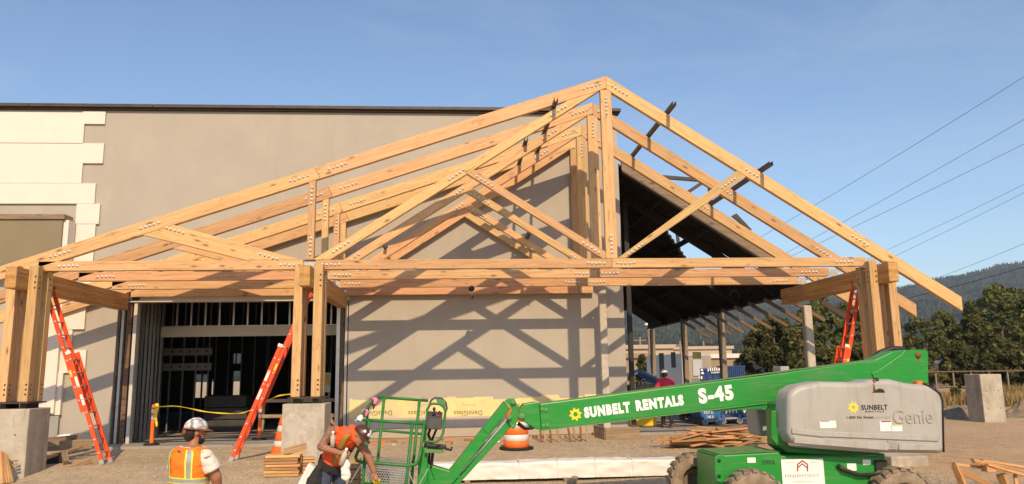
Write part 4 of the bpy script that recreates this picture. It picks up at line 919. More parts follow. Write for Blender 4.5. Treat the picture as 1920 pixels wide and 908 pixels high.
hrib(1545, 1758, 809, 819, 816, 828); hrib(1484, 1545, 802, 813, 809, 820); hrib(1488, 1664, 819, 831, 830, 845); hrib(1684, 1758, 832, 844, 833, 845)
build('hood_seam', MB().tube([P(1738, 721, HY)+V((0, .1, .01)), P(1752, 729, HY)+V((0, .0, .0)), P(1762, 738, HY)+V((0, -.004, 0)), P(1767, 752, HY)+V((0, -.006, 0)), P(1769, 848, HY)+V((0, -.006, 0))], .013, 6), 'black_plastic', hood)
build('exhaust_recess', MB().prism([P(1634, 737, HY-.008), P(1648, 728, HY-.008), P(1657, 730, HY-.008), P(1661, 737, HY-.008)], (0, .06, 0)), 'steel_black', hood, .01)
build('exhaust_pipe', MB().tube([P(1639, 735, HY+.02), P(1636, 722, HY+.03), P(1638, 716, HY+.04), P(1643, 713, HY+.06)], .032, 10), 'rust', hood)
build('exhaust_tip', MB().tube([P(1640, 714.5, HY+.05), P(1645, 712.5, HY+.06)], .036, 10), 'steel_black', hood)
build('beacon', MB().prism([P(1718, 727, HY+.2), P(1732, 727, HY+.2), P(1730, 714, HY+.2), P(1720, 714, HY+.2)], (0, .12, 0)), 'amber', hood, .01)
build('latch', MB().box(tuple(P(1665, 843, HY)+V((0, -.02, 0))), tuple(P(1680, 826, HY)+V((0, -.001, 0)))), 'galv_dull', hood, .004)
build('latch_recess', MB().box(tuple(P(1668, 840, HY)+V((0, -.024, 0))), tuple(P(1677, 829, HY)+V((0, -.0205, 0)))), 'galv', hood, .003)
for (u0, v0, u1, v1, mt_) in ((1538, 789, 1567, 803, 'label_white'), (1651, 789, 1671, 809, 'label_white'), (1672, 797, 1691, 809, 'label_white')): build('decal', MB().box(tuple(P(u0, v1, HY)+V((0, -.003, 0))), tuple(P(u1, v0, HY)+V((0, -.0005, 0)))), mt_, hood)
build('decal', MB().box(tuple(P(1652, 792, HY)+V((0, -.0035, 0))), tuple(P(1670, 789.3, HY)+V((0, -.003, 0)))), 'paint_red', hood); build('decal', MB().box(tuple(P(1673, 799.5, HY)+V((0, -.0035, 0))), tuple(P(1690, 797.3, HY)+V((0, -.003, 0)))), 'label_yellow', hood); build('decal', MB().box(tuple(P(1539, 791, HY)+V((0, -.0035, 0))), tuple(P(1554, 789.3, HY)+V((0, -.003, 0)))), 'paint_red', hood)
X1 = (1, 0, -.005)
logo(P(1600, 764, HY), .088, hood, HY-.003)
text('hood_lettering', 'SUNBELT', P(1615, 769, HY)+V((0, -.003, 0)), X1, .1, 'paint_black', hood, bold=.03, width=.395, height=.072, depth=.0008)
text('hood_lettering', 'RENTALS', P(1622, 773.5, HY)+V((0, -.003, 0)), X1, .05, 'paint_black', hood, width=.285, height=.022, depth=.0008)
text('hood_lettering', '1-800 No Sweat', P(1587.5, 785.5, HY)+V((0, -.003, 0)), X1, .05, 'paint_black', hood, bold=.02, width=.40, height=.037, depth=.0008)
text('hood_lettering', '(667-9328)', P(1640, 786, HY)+V((0, -.003, 0)), X1, .05, 'paint_grey', hood, width=.225, height=.036, depth=.0008)
text('hood_lettering', 'Genie', P(1675, 794.5, HY)+V((0, -.008, 0)), X1, .25, 'hood_grey', hood, width=.60, height=.20, depth=.008)
# chassis
CN = 11.38
ch = slab('chassis', [(1348, 854), (1461, 848), (1466, 855), (1600, 856), (1652, 856), (1668, 870), (1675, 890), (1665, 925), (1348, 925)], CN, 1.05, 'lift_green', lf, .02)
build('chassis_top', MB().prism([P(1351, 853.2, CN)+V((0, .03, .002)), P(1460, 847.4, CN)+V((0, .03, .002)), P(1460, 847.4, CN)+V((0, .95, .002)), P(1351, 853.2, CN)+V((0, .95, .002))], (0, 0, .003)), 'lift_green_dusty', ch)
for y in (CN-.03, CN+.95):
    lg = slab('tie_down_lug', [(1340.5, 858), (1346, 853.5), (1358, 853), (1358, 903), (1352, 906), (1345, 903), (1341, 890)], y, .035, 'lift_green', ch, .006)
    for v_ in (864, 893): build('lug_slot', MB().lathe([(0, -.003), (.028, -.003), (.028, .002)], P(1348, v_, CN-.03)+V((0, y-CN+.03-.001, 0)), (0, 1, 0), 12), 'steel_black', ch)
build('front_plate', MB().box((P(1348, 900, CN).x-.02, CN+.01, GZ+.25), (P(1348, 900, CN).x-.002, CN+.94, P(1348, 858, CN).z)), 'lift_green', ch)
text('chassis_lettering', '4x4', V((P(1348, 880, CN).x-.024, CN+.9, P(1348, 880, CN).z)), (0, -1, 0), .2, 'paint_white', ch, nrm=(-1, 0, 0), bold=.03, width=.5, height=.16, depth=.001)
text('chassis_lettering', '570218', P(1428.5, 871.5, CN)+V((0, -.003, 0)), (1, 0, .01), .07, 'paint_black', ch, bold=.02, width=.19, height=.057, depth=.0008)
build('decal', MB().box(tuple(P(1401.5, 868, CN)+V((0, -.003, 0))), tuple(P(1416.5, 858, CN)+V((0, -.001, 0)))), 'label_white', ch)
for (u0, v0, u1, v1) in ((1589, 869, 1605, 883), (1618, 862, 1632, 872)): build('decal', MB().box(tuple(P(u0, v1, CN)+V((0, -.003, 0))), tuple(P(u1, v0, CN)+V((0, -.001, 0)))), 'label_white', ch)
build('undercarriage', MB().box((P(1360, 900, CN).x, CN+.1, GZ+.22), (P(1660, 900, CN).x, CN+.95, GZ+.3)), 'steel_black', ch)
build('hose', MB().tube([P(1570, 872, CN-.03), P(1580, 880, CN-.06), P(1610, 890, CN-.07), P(1650, 890, CN-.06), P(1668, 883, CN)], [.03, .03, .025, .025, .03], 8), 'black_plastic', ch)
build('motor_block', MB().box(tuple(P(1640, 885, CN)+V((0, -.05, 0))), tuple(P(1660, 862, CN)+V((0, -.002, 0)))), 'black_plastic', ch, .01)
# sign on chassis
s0 = P(1468, 918, CN-.01); s1 = P(1543, 860, CN-.01)
sg = build('sign_panel', MB().box((s0.x, CN-.016, s0.z), (s1.x, CN-.006, s1.z)), 'label_white', ch, .003)
YS = CN-.017
text('sign_lettering', 'FINISH', P(1472.5, 896, YS), (1, 0, 0), .06, 'paint_grey', ch, bold=.015, width=.27, height=.045, depth=.0006)
text('sign_lettering', 'FIRST', P(1509, 895.5, YS), (1, 0, 0), .06, 'paint_grey', ch, width=.225, height=.045, depth=.0006)
text('sign_lettering', 'finishfirstllc.com', P(1487, 905, YS), (1, 0, 0), .04, 'galv_dull', ch, width=.30, height=.024, depth=.0006)
text('sign_lettering', 'Commercial', P(1471, 869, YS), (1, 0, 0), .03, 'paint_grey', ch, width=.15, height=.017, depth=.0006)
text('sign_lettering', 'Residential', P(1519, 868, YS), (1, 0, 0), .03, 'paint_grey', ch, width=.14, height=.017, depth=.0006)
def bar2(pts, th, nm, mat, par, y):
    mb = MB()
    for (a, b) in zip(pts, pts[1:]): mb.bar(P(*a, y), P(*b, y), th, .003, (0, 1, 0))
    return build(nm, mb, mat, par)
bar2([(1495.5, 884), (1495.5, 871), (1504.5, 864), (1514, 871), (1514, 884)], .018, 'sign_mark', 'paint_red', ch, YS-.001); bar2([(1496, 877), (1504.5, 869.5), (1513, 877)], .014, 'sign_mark', 'paint_red', ch, YS-.004)
# wheels
def wheel(x, y0, z, R_=.42, w_=.30, side=-1):
    wh = build('wheel', MB().lathe([(R_*.55, .02), (R_*.62, 0), (R_*.9, 0), (R_*.97, .03), (R_*.97, w_-.03), (R_*.9, w_), (R_*.55, w_-.02)], (x, y0, z), (0, 1, 0), 36), 'tyre', lf)
    mb = MB()
    for i in range(20):
        a = 2*math.pi*i/20
        for (ya, yb, off) in ((-.004, w_*.52, 0), (w_*.48, w_+.004, .5)):
            a2 = a+off*2*math.pi/20; r0, r1 = R_*.955, R_+.012; ca = lambda q, r: V((x+math.cos(q)*r, 0, z+math.sin(q)*r))
            dq = .095; sk = .12*(1 if off else -1)
            vs = []
            for yy, sh in ((ya, 0), (yb, sk)):
                for q, r in ((a2-dq+sh, r0), (a2+dq+sh, r0), (a2+dq*.8+sh, r1), (a2-dq*.8+sh, r1)): c_ = ca(q, r); vs.append(V((c_.x, y0+yy, c_.z)))
            mb.add(vs, [(0, 1, 2, 3), (7, 6, 5, 4), (4, 5, 1, 0), (5, 6, 2, 1), (6, 7, 3, 2), (7, 4, 0, 3)])
    build('tread', mb, 'tyre', wh)
    build('rim', MB().lathe([(R_*.58, .03), (R_*.50, .05), (R_*.46, .12), (.1, .12), (.09, .03), (0, .03)], (x, y0 if side < 0 else y0+w_, z), (0, -side, 0), 28), 'rim', wh)
    build('lug_nuts', MB().lathe([(0, 0), (.012, 0)], (x, y0+.11, z), (0, 1, 0), 6), 'rust', wh)
    return wh
xf = P(1415, 930, 11.1).x; xr = P(1693, 930, 11.1).x
wheel(xf, 11.02, -.06+.0); wheel(xr, 11.02, -.09); wheel(P(1303, 900, 12.75).x, 12.62, .02, side=1); wheel(xr, 12.62, -.06, side=1)
build('axle', MB().tube([(xf, 11.2, -.05), (xf, 12.7, 0)], .07, 10), 'lift_green_dusty', lf); build('axle', MB().tube([(xr, 11.2, -.08), (xr, 12.7, -.05)], .07, 10), 'lift_green_dusty', lf)
# basket
bk = build('basket', MB().box(tuple(P(668, 958, 11.62)), tuple(P(766, 953, 11.62)+V((0, .8, 0)))), 'lift_green_dusty', lf, .01)
NR, FR = 11.66, 12.40
def rail(pts, r=.023, nm='rail', mat='tube_green', par=bk): return build(nm, MB().tube(pts, r, 9), mat, par)
An, Ar = P(707, 744.5, FR), P(803, 751.5, FR); Bl, Br = P(679, 787.5, NR), P(797, 795, NR)
rail([An, Ar]); rail([Bl, Br]); rail([An+V((-.03, -.04, -.02)), Bl+V((-.02, .05, .06)), Bl])
rail([P(720.5, 745, FR), P(708, 868, FR), P(700, 950, FR)]); rail([P(786.7, 750, FR), P(775, 869, FR), P(768, 950, FR)])
rail([P(692, 790, NR), P(680, 905, NR), P(675, 955, NR)]); rail([P(773, 795, NR), P(761.5, 908, NR), P(757, 955, NR)]); rail([P(796, 788, NR), P(788, 850, NR), P(784, 872, NR)])
rail([P(690, 760, 12.1), P(683, 862, 12.05), P(676, 950, 12.05)])
rail([P(672, 845, NR), P(667, 857, NR), P(669, 864, NR), P(676, 866.5, NR), P(765, 873.5, NR), P(779, 871, NR), P(786, 860, NR), P(789, 842, NR)], .024)
rail([P(686, 840, FR), P(691, 818, FR), P(699, 809, FR), P(712, 807, FR), P(792, 814, FR)], .02); rail([P(672, 845, NR), P(688, 842, FR)], .02)
rail([P(786, 860, NR), P(789, 850, FR)], .02); rail([P(679, 905, NR), P(762, 912, NR)], .018)
# expanded-metal kick panel
mb = MB(); p00, p10, p01 = P(679, 868, NR), P(762, 875, NR), P(674, 950, NR); du = (p10-p00); dv = p01-p00
for i in range(-9, 19):
    for sgn in (1, -1):
        a0 = i/18; a = []
        for f_ in (0, 1):
            uu = a0+(f_ if sgn > 0 else 1-f_)*.5; a.append((uu, f_))
        (u0, v0), (u1, v1) = a
        if max(u0, u1) < 0 or min(u0, u1) > 1: continue
        def clipp(u0, v0, u1, v1):
            t0, t1 = 0, 1
            if u1 != u0:
                for bnd in (0, 1):
                    tt_ = (bnd-u0)/(u1-u0)
                    if 0 < tt_ < 1:
                        if (u0 < 0 and bnd == 0) or (u0 > 1 and bnd == 1): t0 = max(t0, tt_)
                        if (u1 < 0 and bnd == 0) or (u1 > 1 and bnd == 1): t1 = min(t1, tt_)
            return t0, t1
        t0, t1 = clipp(u0, v0, u1, v1); q0 = (u0+(u1-u0)*t0, v0+(v1-v0)*t0); q1 = (u0+(u1-u0)*t1, v0+(v1-v0)*t1)
        mb.bar(p00+du*q0[0]+dv*q0[1], p00+du*q1[0]+dv*q1[1], .012, .004, (0, 1, 0))
build('mesh_panel', mb, 'galv', bk); o = build('mesh_panel', mb, 'galv', bk); o.location += V((.05, .74, .02))
# controls
cb = build('control_box', MB().prism([P(800, 784, 11.72), P(829, 784, 11.72), P(828, 806, 11.72), P(799, 805, 11.72)], (0, .2, 0)), 'gun', bk, .012)
build('control_face', MB().prism([P(800, 783.5, 11.72), P(829, 783.5, 11.72), P(830, 772.5, 11.95), P(799, 771.5, 11.95)], (0, .02, -.01)), 'gun', cb, .006)
build('joystick', MB().tube([P(813, 780, 11.8), P(814, 768, 11.82)], [.03, .012], 8).lathe([(0, -.03), (.022, -.015), (.022, .015), (0, .03)], P(814, 767, 11.82), n=10), 'black_plastic', cb)
build('joystick', MB().tube([P(824, 780, 11.85), P(824, 771, 11.88)], [.02, .014], 8), 'black_plastic', cb); build('stop_button', MB().lathe([(0, .02), (.02, .02), (.02, 0)], P(822, 781, 11.75), n=10), 'paint_red', cb)
rail([P(796, 830, 11.75), P(800, 790, 11.8), P(801, 768, 11.8), P(806, 759, 11.8), P(813, 757, 11.8), P(824, 758, 11.8), P(832, 763, 11.8), P(835, 772, 11.8), P(831, 812, 11.8), P(826, 822, 11.78), P(817, 829, 11.76), P(800, 828, 11.75), P(795, 826, 11.75)], .019, 'control_guard')
rail([P(803, 766, 12.05), P(808, 751, 12.05), P(816, 746, 12.05), P(828, 747, 12.05), P(836, 755, 12.05), P(838, 766, 12.05), P(834, 776, 11.85)], .016, 'control_guard', 'gun')
build('guard_screen', MB().prism([P(817, 748, 12.03), P(835, 751, 12.03), P(835, 769, 11.81), P(820, 757, 11.81)], (0, .012, .004)), 'lift_green_dusty', bk, .004)
build('cables', MB().tube([P(806, 806, 11.85), P(803, 815, 11.9), P(808, 828, 11.95), P(812, 845, 11.95), P(808, 880, 12.0), P(815, 900, 12.0)], .022, 8).tube([P(818, 806, 11.85), P(812, 820, 11.95), P(806, 840, 12.0), P(803, 890, 12.0)], .018, 8), 'black_plastic', bk)
slab('rotator', [(786, 842), (801, 838), (803, 935), (780, 935)], 11.85, .3, 'lift_green', bk, .015); slab('rotator_arm', [(798, 860), (806, 872), (845, 884), (850, 905), (812, 925), (798, 925)], 11.98, .22, 'lift_green', bk, .015)
slab('step_plate', [(796, 842), (828, 845), (832, 849), (796, 850)], 11.75, .25, 'lift_green_dusty', bk, .005); slab('valve_block', [(795, 832), (835, 836), (838, 843), (795, 841)], 11.9, .2, 'black_plastic', bk, .01)
rail([P(835, 842, 11.9), P(846, 844, 11.9), P(847, 838, 11.9)], .018, 'foot_switch', 'rubber')
for (c_, mt_) in ((P(702, 753, 12.3), 'pink_tape'), (P(684, 775, 11.9), 'pink_tape')): build('ribbon', MB().lathe([(.03, -.06), (.055, -.03), (.05, .0), (.06, .03), (.03, .06)], c_, (.3, .5, .6), 9), mt_, bk)
build('ribbon', MB().tube([P(702, 758, 12.25), P(700, 768, 12.25)], [.02, .008], 6), 'dark_cloth', bk); build('ribbon', MB().lathe([(.03, -.05), (.05, 0), (.03, .05)], P(675, 785, NR), (.3, .5, .6), 8), 'cloth_white', bk)
# battery charger box and yellow can left in the basket
q = P(722, 900, 11.9)
tb = thing('power_tool', 'black boxy cordless tool lying on the basket floor', 'tool', P(722, 950, 11.95)); build('case', MB().box((q.x-.12, 11.9, P(722, 952, 11.95).z), (q.x+.06, 12.1, P(722, 885, 11.9).z)), 'black_plastic', tb, .02, seg=2); build('grip', MB().tube([P(713, 886, 11.95), P(716, 880, 11.95), P(726, 881, 11.95), P(729, 888, 11.95)], .015, 7), 'black_plastic', tb)
tc_ = build('yellow_tape_measure', MB().lathe([(0, -.025), (.048, -.025), (.053, -.012), (.053, .012), (.048, .025), (0, .025)], P(706, 902, 11.42), (.1, -.5, 1), 18), 'label_yellow', None); tag(tc_, 'round yellow tape measure held in the bending worker\'s hand at the basket', 'tape measure')
# ================================================================== PEOPLE
def ellring(c, r_, f_, hw, hd, n=18): return [c+r_*math.cos(2*math.pi*k/n)*hw+f_*math.sin(2*math.pi*k/n)*hd for k in range(n)]
def capsule(mb, p0, r0, p1, r1, n=12):
    p0, p1 = V(p0), V(p1); d = (p1-p0); L_ = d.length
    if L_ < 1e-5: d = V((0, 0, 1))
    d.normalize(); pts = []; rs = []
    for a in (-1, -.85, -.5): pts.append(p0+d*r0*a); rs.append(max(.0008, r0*math.sqrt(max(0, 1-a*a))))
    pts.append(p0); rs.append(r0); pts.append(p1); rs.append(r1)
    for a in (.5, .85, 1): pts.append(p1+d*r1*a); rs.append(max(.0008, r1*math.sqrt(max(0, 1-a*a))))
    mb.tube(pts, rs, n)
def ellipsoid(mb, c, r, R_=None, n=16, m_=10):
    c = V(c); R_ = R_ or Matrix.Identity(3); vs = []; fs = []
    for j in range(m_+1):
        a = math.pi*j/m_; s_ = max(math.sin(a), .001)
        for k in range(n): b = 2*math.pi*k/n; vs.append(c+R_ @ V((r[0]*s_*math.cos(b), r[1]*s_*math.sin(b), -r[2]*math.cos(a))))
    for j in range(m_):
        for k in range(n): fs.append((j*n+k, j*n+(k+1) % n, (j+1)*n+(k+1) % n, (j+1)*n+k))
    fs.append(list(range(n-1, -1, -1))); fs.append([m_*n+k for k in range(n)]); mb.add(vs, fs)
def remesh(name, mb, vox, mat, parent, smooth=4, fold=0, matfn=None):
    o = build(name, mb, mat, parent); md = o.modifiers.new('r', 'REMESH'); md.mode = 'VOXEL'; md.voxel_size = vox; s_ = o.modifiers.new('s', 'SMOOTH'); s_.iterations = smooth; s_.factor = .5
    dg = bpy.context.evaluated_depsgraph_get(); me = bpy.data.meshes.new_from_object(o.evaluated_get(dg)); o.modifiers.clear(); o.data = me
    for p_ in me.polygons: p_.use_smooth = True
    if fold:
        base = o.location+(wpos(parent) if parent else V((0, 0, 0)))
        for v_ in me.vertices:
            q = v_.co+base; v_.co += v_.normal*fold*(noise.noise(V((q.x*9, q.y*9, q.z*16)))+.5*noise.noise(V((q.x*22, q.y*22, q.z*30))))
    return o
PROF = [(0, .165, .118), (.14, .163, .115), (.3, .150, .108), (.5, .160, .115), (.68, .178, .122), (.84, .185, .112), (.95, .140, .088), (1.02, .07, .065)]
class Body:
    def __init__(s, J, bulk=1.):
        s.J = J; s.k = bulk; s.up = (J['neck']-J['pelvis']).normalized(); r = (J['shR']-J['shL']); s.rt = (r-s.up*r.dot(s.up)).normalized(); s.fw = s.up.cross(s.rt).normalized()
        rh = J['hipR']-J['hipL']; s.rt0 = (rh-s.up*rh.dot(s.up)).normalized()
    def ring(s, t_, e, n=24):
        for a, b in zip(PROF, PROF[1:]):
            if a[0] <= t_ <= b[0] or b is PROF[-1]:
                f_ = max(0, min(1, (t_-a[0])/(b[0]-a[0]))); hw = a[1]+(b[1]-a[1])*f_; hd = a[2]+(b[2]-a[2])*f_
                if t_ <= b[0]: break
        P0, P1, P2 = s.J['pelvis'], s.J['chest'], s.J['neck']; q = max(0, t_); c = (1-q)**2*P0+2*q*(1-q)*(P1*2-(P0+P2)/2)+q*q*P2
        rt = (s.rt0*(1-q)+s.rt*q).normalized(); fw = s.up.cross(rt).normalized()
        return c, rt, fw, hw*s.k+e, hd*s.k+e
    def surf(s, t_, ang, e):
        c, rt, fw, hw, hd = s.ring(t_, e); sg = lambda x: math.copysign(abs(x)**.8, x); return c+rt*hw*sg(math.cos(ang))+fw*hd*sg(math.sin(ang))
    def torso(s, mb, t0, t1, e, n=24):
        ts = [t0+(t1-t0)*i/10 for i in range(11)]; vs = []
        for t_ in ts: vs += [s.surf(t_, 2*math.pi*k/n, e) for k in range(n)]
        fs = [(j*n+k, j*n+(k+1) % n, (j+1)*n+(k+1) % n, (j+1)*n+k) for j in range(10) for k in range(n)]; fs += [list(range(n-1, -1, -1)), [10*n+k for k in range(n)]]; mb.add(vs, fs)
    def strip(s, t0, t1, a0, a1, e, th=.004, nt_=10, na=10):
        mb = MB(); 
        for i in range(nt_+1):
            for j in range(na+1): mb.v.append(tuple(s.surf(t0+(t1-t0)*i/nt_, a0+(a1-a0)*j/na, e)))
        for i in range(nt_):
            for j in range(na): mb.f.append([i*(na+1)+j, i*(na+1)+j+1, (i+1)*(na+1)+j+1, (i+1)*(na+1)+j]); mb.mi.append(0); mb.sm.append(True)
        return mb
def hand(mb, wr, dr, palm_n, scale=1., curl=.5):
    """palm, four bent fingers and a thumb from the wrist wr along dr; palm faces palm_n"""
    d = V(dr).normalized(); n_ = V(palm_n); n_ = (n_-d*n_.dot(d)).normalized(); sd_ = d.cross(n_); s_ = scale
    pc = wr+d*.05*s_; 
    for k in (-1.2, -.4, .4, 1.2): capsule(mb, wr+d*.012*s_+sd_*k*.012*s_, .017*s_, wr+d*.085*s_+sd_*k*.018*s_, .0125*s_, 8)
    for k, ln in ((-1.35, .062), (-.45, .078), (.45, .083), (1.35, .072)):
        b = wr+d*.088*s_+sd_*k*.0185*s_; d1_ = (d*math.cos(curl*.7)+n_*math.sin(curl*.7)).normalized(); d2_ = (d*math.cos(curl*1.9)+n_*math.sin(curl*1.9)).normalized(); m_ = b+d1_*ln*.5*s_
        capsule(mb, b, .0098*s_, m_, .0090*s_, 8); capsule(mb, m_, .0090*s_, m_+d2_*ln*.5*s_, .0078*s_, 8)
    b = wr+d*.03*s_+sd_*.032*s_; m_ = b+(d*.55+sd_*.6+n_*.35).normalized()*.042*s_; capsule(mb, b, .0135*s_, m_, .0110*s_, 8); capsule(mb, m_, .0110*s_, m_+(d*.8+n_*.5).normalized()*.034*s_, .0088*s_, 8)
def head(mb, c, fdir, up, s_=1.):
    f_ = V(fdir).normalized(); u_ = V(up); u_ = (u_-f_*u_.dot(f_)).normalized(); r_ = f_.cross(u_); R_ = Matrix((r_, f_, u_)).transposed(); Q = lambda x, y, z: c+R_ @ V((x, y, z))*s_
    ellipsoid(mb, Q(0, -.005, .015), (.077*s_, .098*s_, .108*s_), R_); ellipsoid(mb, Q(0, .022, -.055), (.060*s_, .072*s_, .068*s_), R_)
    capsule(mb, Q(0, .098, .022), .009*s_, Q(0, .115, -.018), .016*s_, 8); ellipsoid(mb, Q(0, .088, -.052), (.026*s_, .014*s_, .010*s_), R_, 10, 6); ellipsoid(mb, Q(0, .075, -.098), (.028*s_, .022*s_, .022*s_), R_, 10, 6)
    for k in (-1, 1):
        ellipsoid(mb, Q(k*.080, -.005, -.005), (.012*s_, .022*s_, .034*s_), R_, 8, 6); capsule(mb, Q(k*.014, .094, .038), .010*s_, Q(k*.05, .078, .040), .010*s_, 6)
    return R_, Q
def hat(par, Q, R_, s_, mdome, mbrim, tilt=0):
    mb = MB(); n_ = 24; rr = []
    for i in range(8):
        a = i/7*math.pi/2; rr.append((math.cos(a), math.sin(a)))
    for (c_, s2) in rr:
        for k in range(n_): b = 2*math.pi*k/n_; mb.v.append(tuple(Q(.108*max(c_, .01)*math.cos(b), -.005+.128*max(c_, .01)*math.sin(b), .045+.108*s2+.006*max(0, 1-abs(math.cos(b))*3)*s2)))
    for i in range(7):
        for k in range(n_): mb.f.append([i*n_+k, i*n_+(k+1) % n_, (i+1)*n_+(k+1) % n_, (i+1)*n_+k]); mb.mi.append(0); mb.sm.append(True)
    dome = build('hard_hat', mb, mdome, par)
    mb = MB(); n_ = 32
    for (o_, zz) in ((0, .046), (1, .036), (1, .030), (0, .038)):
        for k in range(n_):
            b = 2*math.pi*k/n_; ext = .012+.058*max(0, math.sin(b))**1.5; mb.v.append(tuple(Q((.106+o_*(ext*.8))*math.cos(b), -.005+(.126+o_*ext)*math.sin(b), zz-o_*.012*max(0, math.sin(b)))))
    for i in range(4):
        for k in range(n_): mb.f.append([i*n_+k, ((i+1) % 4)*n_+k, ((i+1) % 4)*n_+(k+1) % n_, i*n_+(k+1) % n_]); mb.mi.append(0); mb.sm.append(True)
    build('brim', mb, mbrim, dome); return dome
def person(J, label, fdir, hup, mats, hs=1., skinmat='skin', tat=False, handdirs=None, loc=None, sleeves=.5, group=None, vox=.0085, bulk=1.):
    B = Body(J, bulk); pr = thing('person', label, 'person', loc or J['foot0'], group)
    mb = MB(); B.torso(mb, 0, 1.02, -.012)
    capsule(mb, J['neck']-B.up*.04, .060*hs, J['head']-V(hup)*.05, .054*hs); R_, Q = head(mb, J['head'], fdir, hup, hs)
    for sd_ in 'LR':
        ak = 1+(bulk-1)*.9; capsule(mb, J['sh'+sd_], .064*ak, J['el'+sd_], .048*ak); capsule(mb, J['el'+sd_], .050*ak, J['wr'+sd_], .032*ak); dd, pn, cu = (handdirs or {}).get(sd_, (J['wr'+sd_]-J['el'+sd_], V((0, -1, 0)), .5)); hand(mb, J['wr'+sd_], dd, pn, 1.02, cu)
        capsule(mb, J['hip'+sd_], .085, J['kn'+sd_], .058); capsule(mb, J['kn'+sd_], .058, J['an'+sd_], .042)
    body = remesh('body', mb, vox, skinmat, pr, 3)
    if tat:                                                       # tattooed sleeve on one upper arm
        body.data.materials.append(MATS['skin_tattoo']); a, b = J['shR'], J['elR']; base = body.location+pr.location
        for p_ in body.data.polygons:
            c = p_.center+base; t_ = (c-a).dot(b-a)/(b-a).length_squared
            if -.3 < t_ < 1.25 and (c-(a+(b-a)*t_)).length < .075: p_.material_index = 1
    eyes = MB()
    for k in (-1, 1): ellipsoid(eyes, Q(k*.032, .083, .018), (.012*hs, .006*hs, .008*hs), R_, 8, 6)
    build('eyes', eyes, 'paint_black', pr)
    # shirt
    mb = MB(); B.torso(mb, -.12 if mats.get('untucked') else .0, .975, .012)
    for sd_ in 'LR':
        a, b = J['sh'+sd_], J['el'+sd_]
        if sleeves: ellipsoid(mb, a, (.082, .082, .078)); mb.tube([a, a+(b-a)*sleeves*.5, a+(b-a)*sleeves], [.080, .086*max(1, bulk*.88), .092*max(1, bulk*.88)], 18)
        else: ellipsoid(mb, a+(J['neck']-a)*.25, (.07, .07, .06))
    sh = remesh('shirt', mb, .010, mats['shirt'], pr, 4, .011)
    mb = MB(); B.torso(mb, -.16, .06, .014)
    for sd_ in 'LR': capsule(mb, J['hip'+sd_], .104, J['kn'+sd_], .078); capsule(mb, J['kn'+sd_], .078, J['an'+sd_]+V((0, 0, .03)), .066)
    remesh('trousers', mb, .012, mats['pants'], pr, 5, .008)
    for sd_ in 'LR':
        a = J['an'+sd_]; tf = J.get('toe', B.fw); tf = V((tf.x, tf.y, 0)).normalized(); mb = MB(); capsule(mb, a-V((0, 0, .03))-tf*.03, .048, a-V((0, 0, .045))+tf*.14, .042); capsule(mb, a, .052, a+V((0, 0, .05)), .055); remesh('boot', mb, .012, mats.get('boots', 'rust'), pr, 3)
    return pr, B, R_, Q
# --- worker in orange vest, seen from behind
Y1 = 9.1; gz1 = g(-2.6, Y1)
c0 = at(357, 860, Y1); hx, hz = at(366, 812, Y1).x, at(366, 812, Y1).z
fd = V((.42, .91, 0)).normalized(); rd_ = V((.91, -.42, 0)).normalized()
nk = at(361, 836, Y1); pel = V((nk.x-.02, Y1, nk.z-.56))
J = dict(pelvis=pel, chest=V((nk.x-.01, Y1-.01, nk.z-.25)), neck=nk, head=V((hx-.0, Y1+.02, hz+.005)), foot0=V((nk.x, Y1, gz1)))
for sd_, k in (('L', -1), ('R', 1)):
    s_ = nk-V((0, 0, .085))+rd_*k*.205; e_ = s_+rd_*k*.05+fd*(.03 if k < 0 else .07)-V((0, 0, .29)); w_ = e_+rd_*k*.01+fd*(.1 if k < 0 else .12)-V((0, 0, .23))
    J['sh'+sd_] = s_; J['el'+sd_] = e_; J['wr'+sd_] = w_; h_ = pel+rd_*k*.095-V((0, 0, .05)); J['hip'+sd_] = h_; kn = h_+fd*.02-V((0, 0, (h_.z-gz1-.09)*.5)); J['kn'+sd_] = kn; J['an'+sd_] = V((h_.x, h_.y-.02, gz1+.09))
J['shR'] = at(386, 856, Y1-.13); J['elR'] = at(405, 893, Y1-.07); J['wrR'] = at(410, 930, Y1+.05); J['shL'] = at(333, 851, Y1+.2); J['elL'] = at(330, 895, Y1+.26); J['wrL'] = at(338, 930, Y1+.42)
pr, B, R_, Q = person(J, 'bearded worker in a stickered hard hat and orange reflective vest, seen from behind', V((.86, .51, -.10)), V((0, 0, 1)), dict(shirt='tee_white', pants='denim', boots='rust'), hs=1.02, sleeves=.66, bulk=1.24)
hat(pr, Q, R_, 1.02, 'hat_stickers', 'rust')
mb = MB(); ellipsoid(mb, Q(0, -.055, -.012), (.088, .070, .085), R_); ellipsoid(mb, Q(.0, -.07, -.05), (.068, .05, .05), R_); remesh('hair', mb, .009, 'hair', pr, 1, .006)
mb = MB(); ellipsoid(mb, Q(0, .050, -.085), (.058, .060, .045), R_); capsule(mb, Q(.074, .022, -.02), .009, Q(.055, .05, -.075), .022); capsule(mb, Q(-.074, .022, -.02), .009, Q(-.055, .05, -.075), .022); remesh('beard', mb, .01, 'hair', pr, 2)
build('hat_strap_pad', MB().lathe([(0, -.02), (.035, -.02), (.042, 0), (.035, .02), (0, .02)], Q(0, -.118, .0), tuple(R_ @ V((0, -1, .2))), 12), 'rust', pr)
mb = MB(); B.torso(mb, -.10, .97, .030)
for k, sd_ in ((-1, 'L'), (1, 'R')): capsule(mb, J['neck']+(J['sh'+sd_]-J['neck'])*.35-B.up*.035, .07, J['neck']+(J['sh'+sd_]-J['neck'])*(.58 if k > 0 else .95)-B.up*.01, .07 if k > 0 else .085)
vs_ = remesh('vest', mb, .011, 'vest_orange', pr, 5, .008)
pi = math.pi
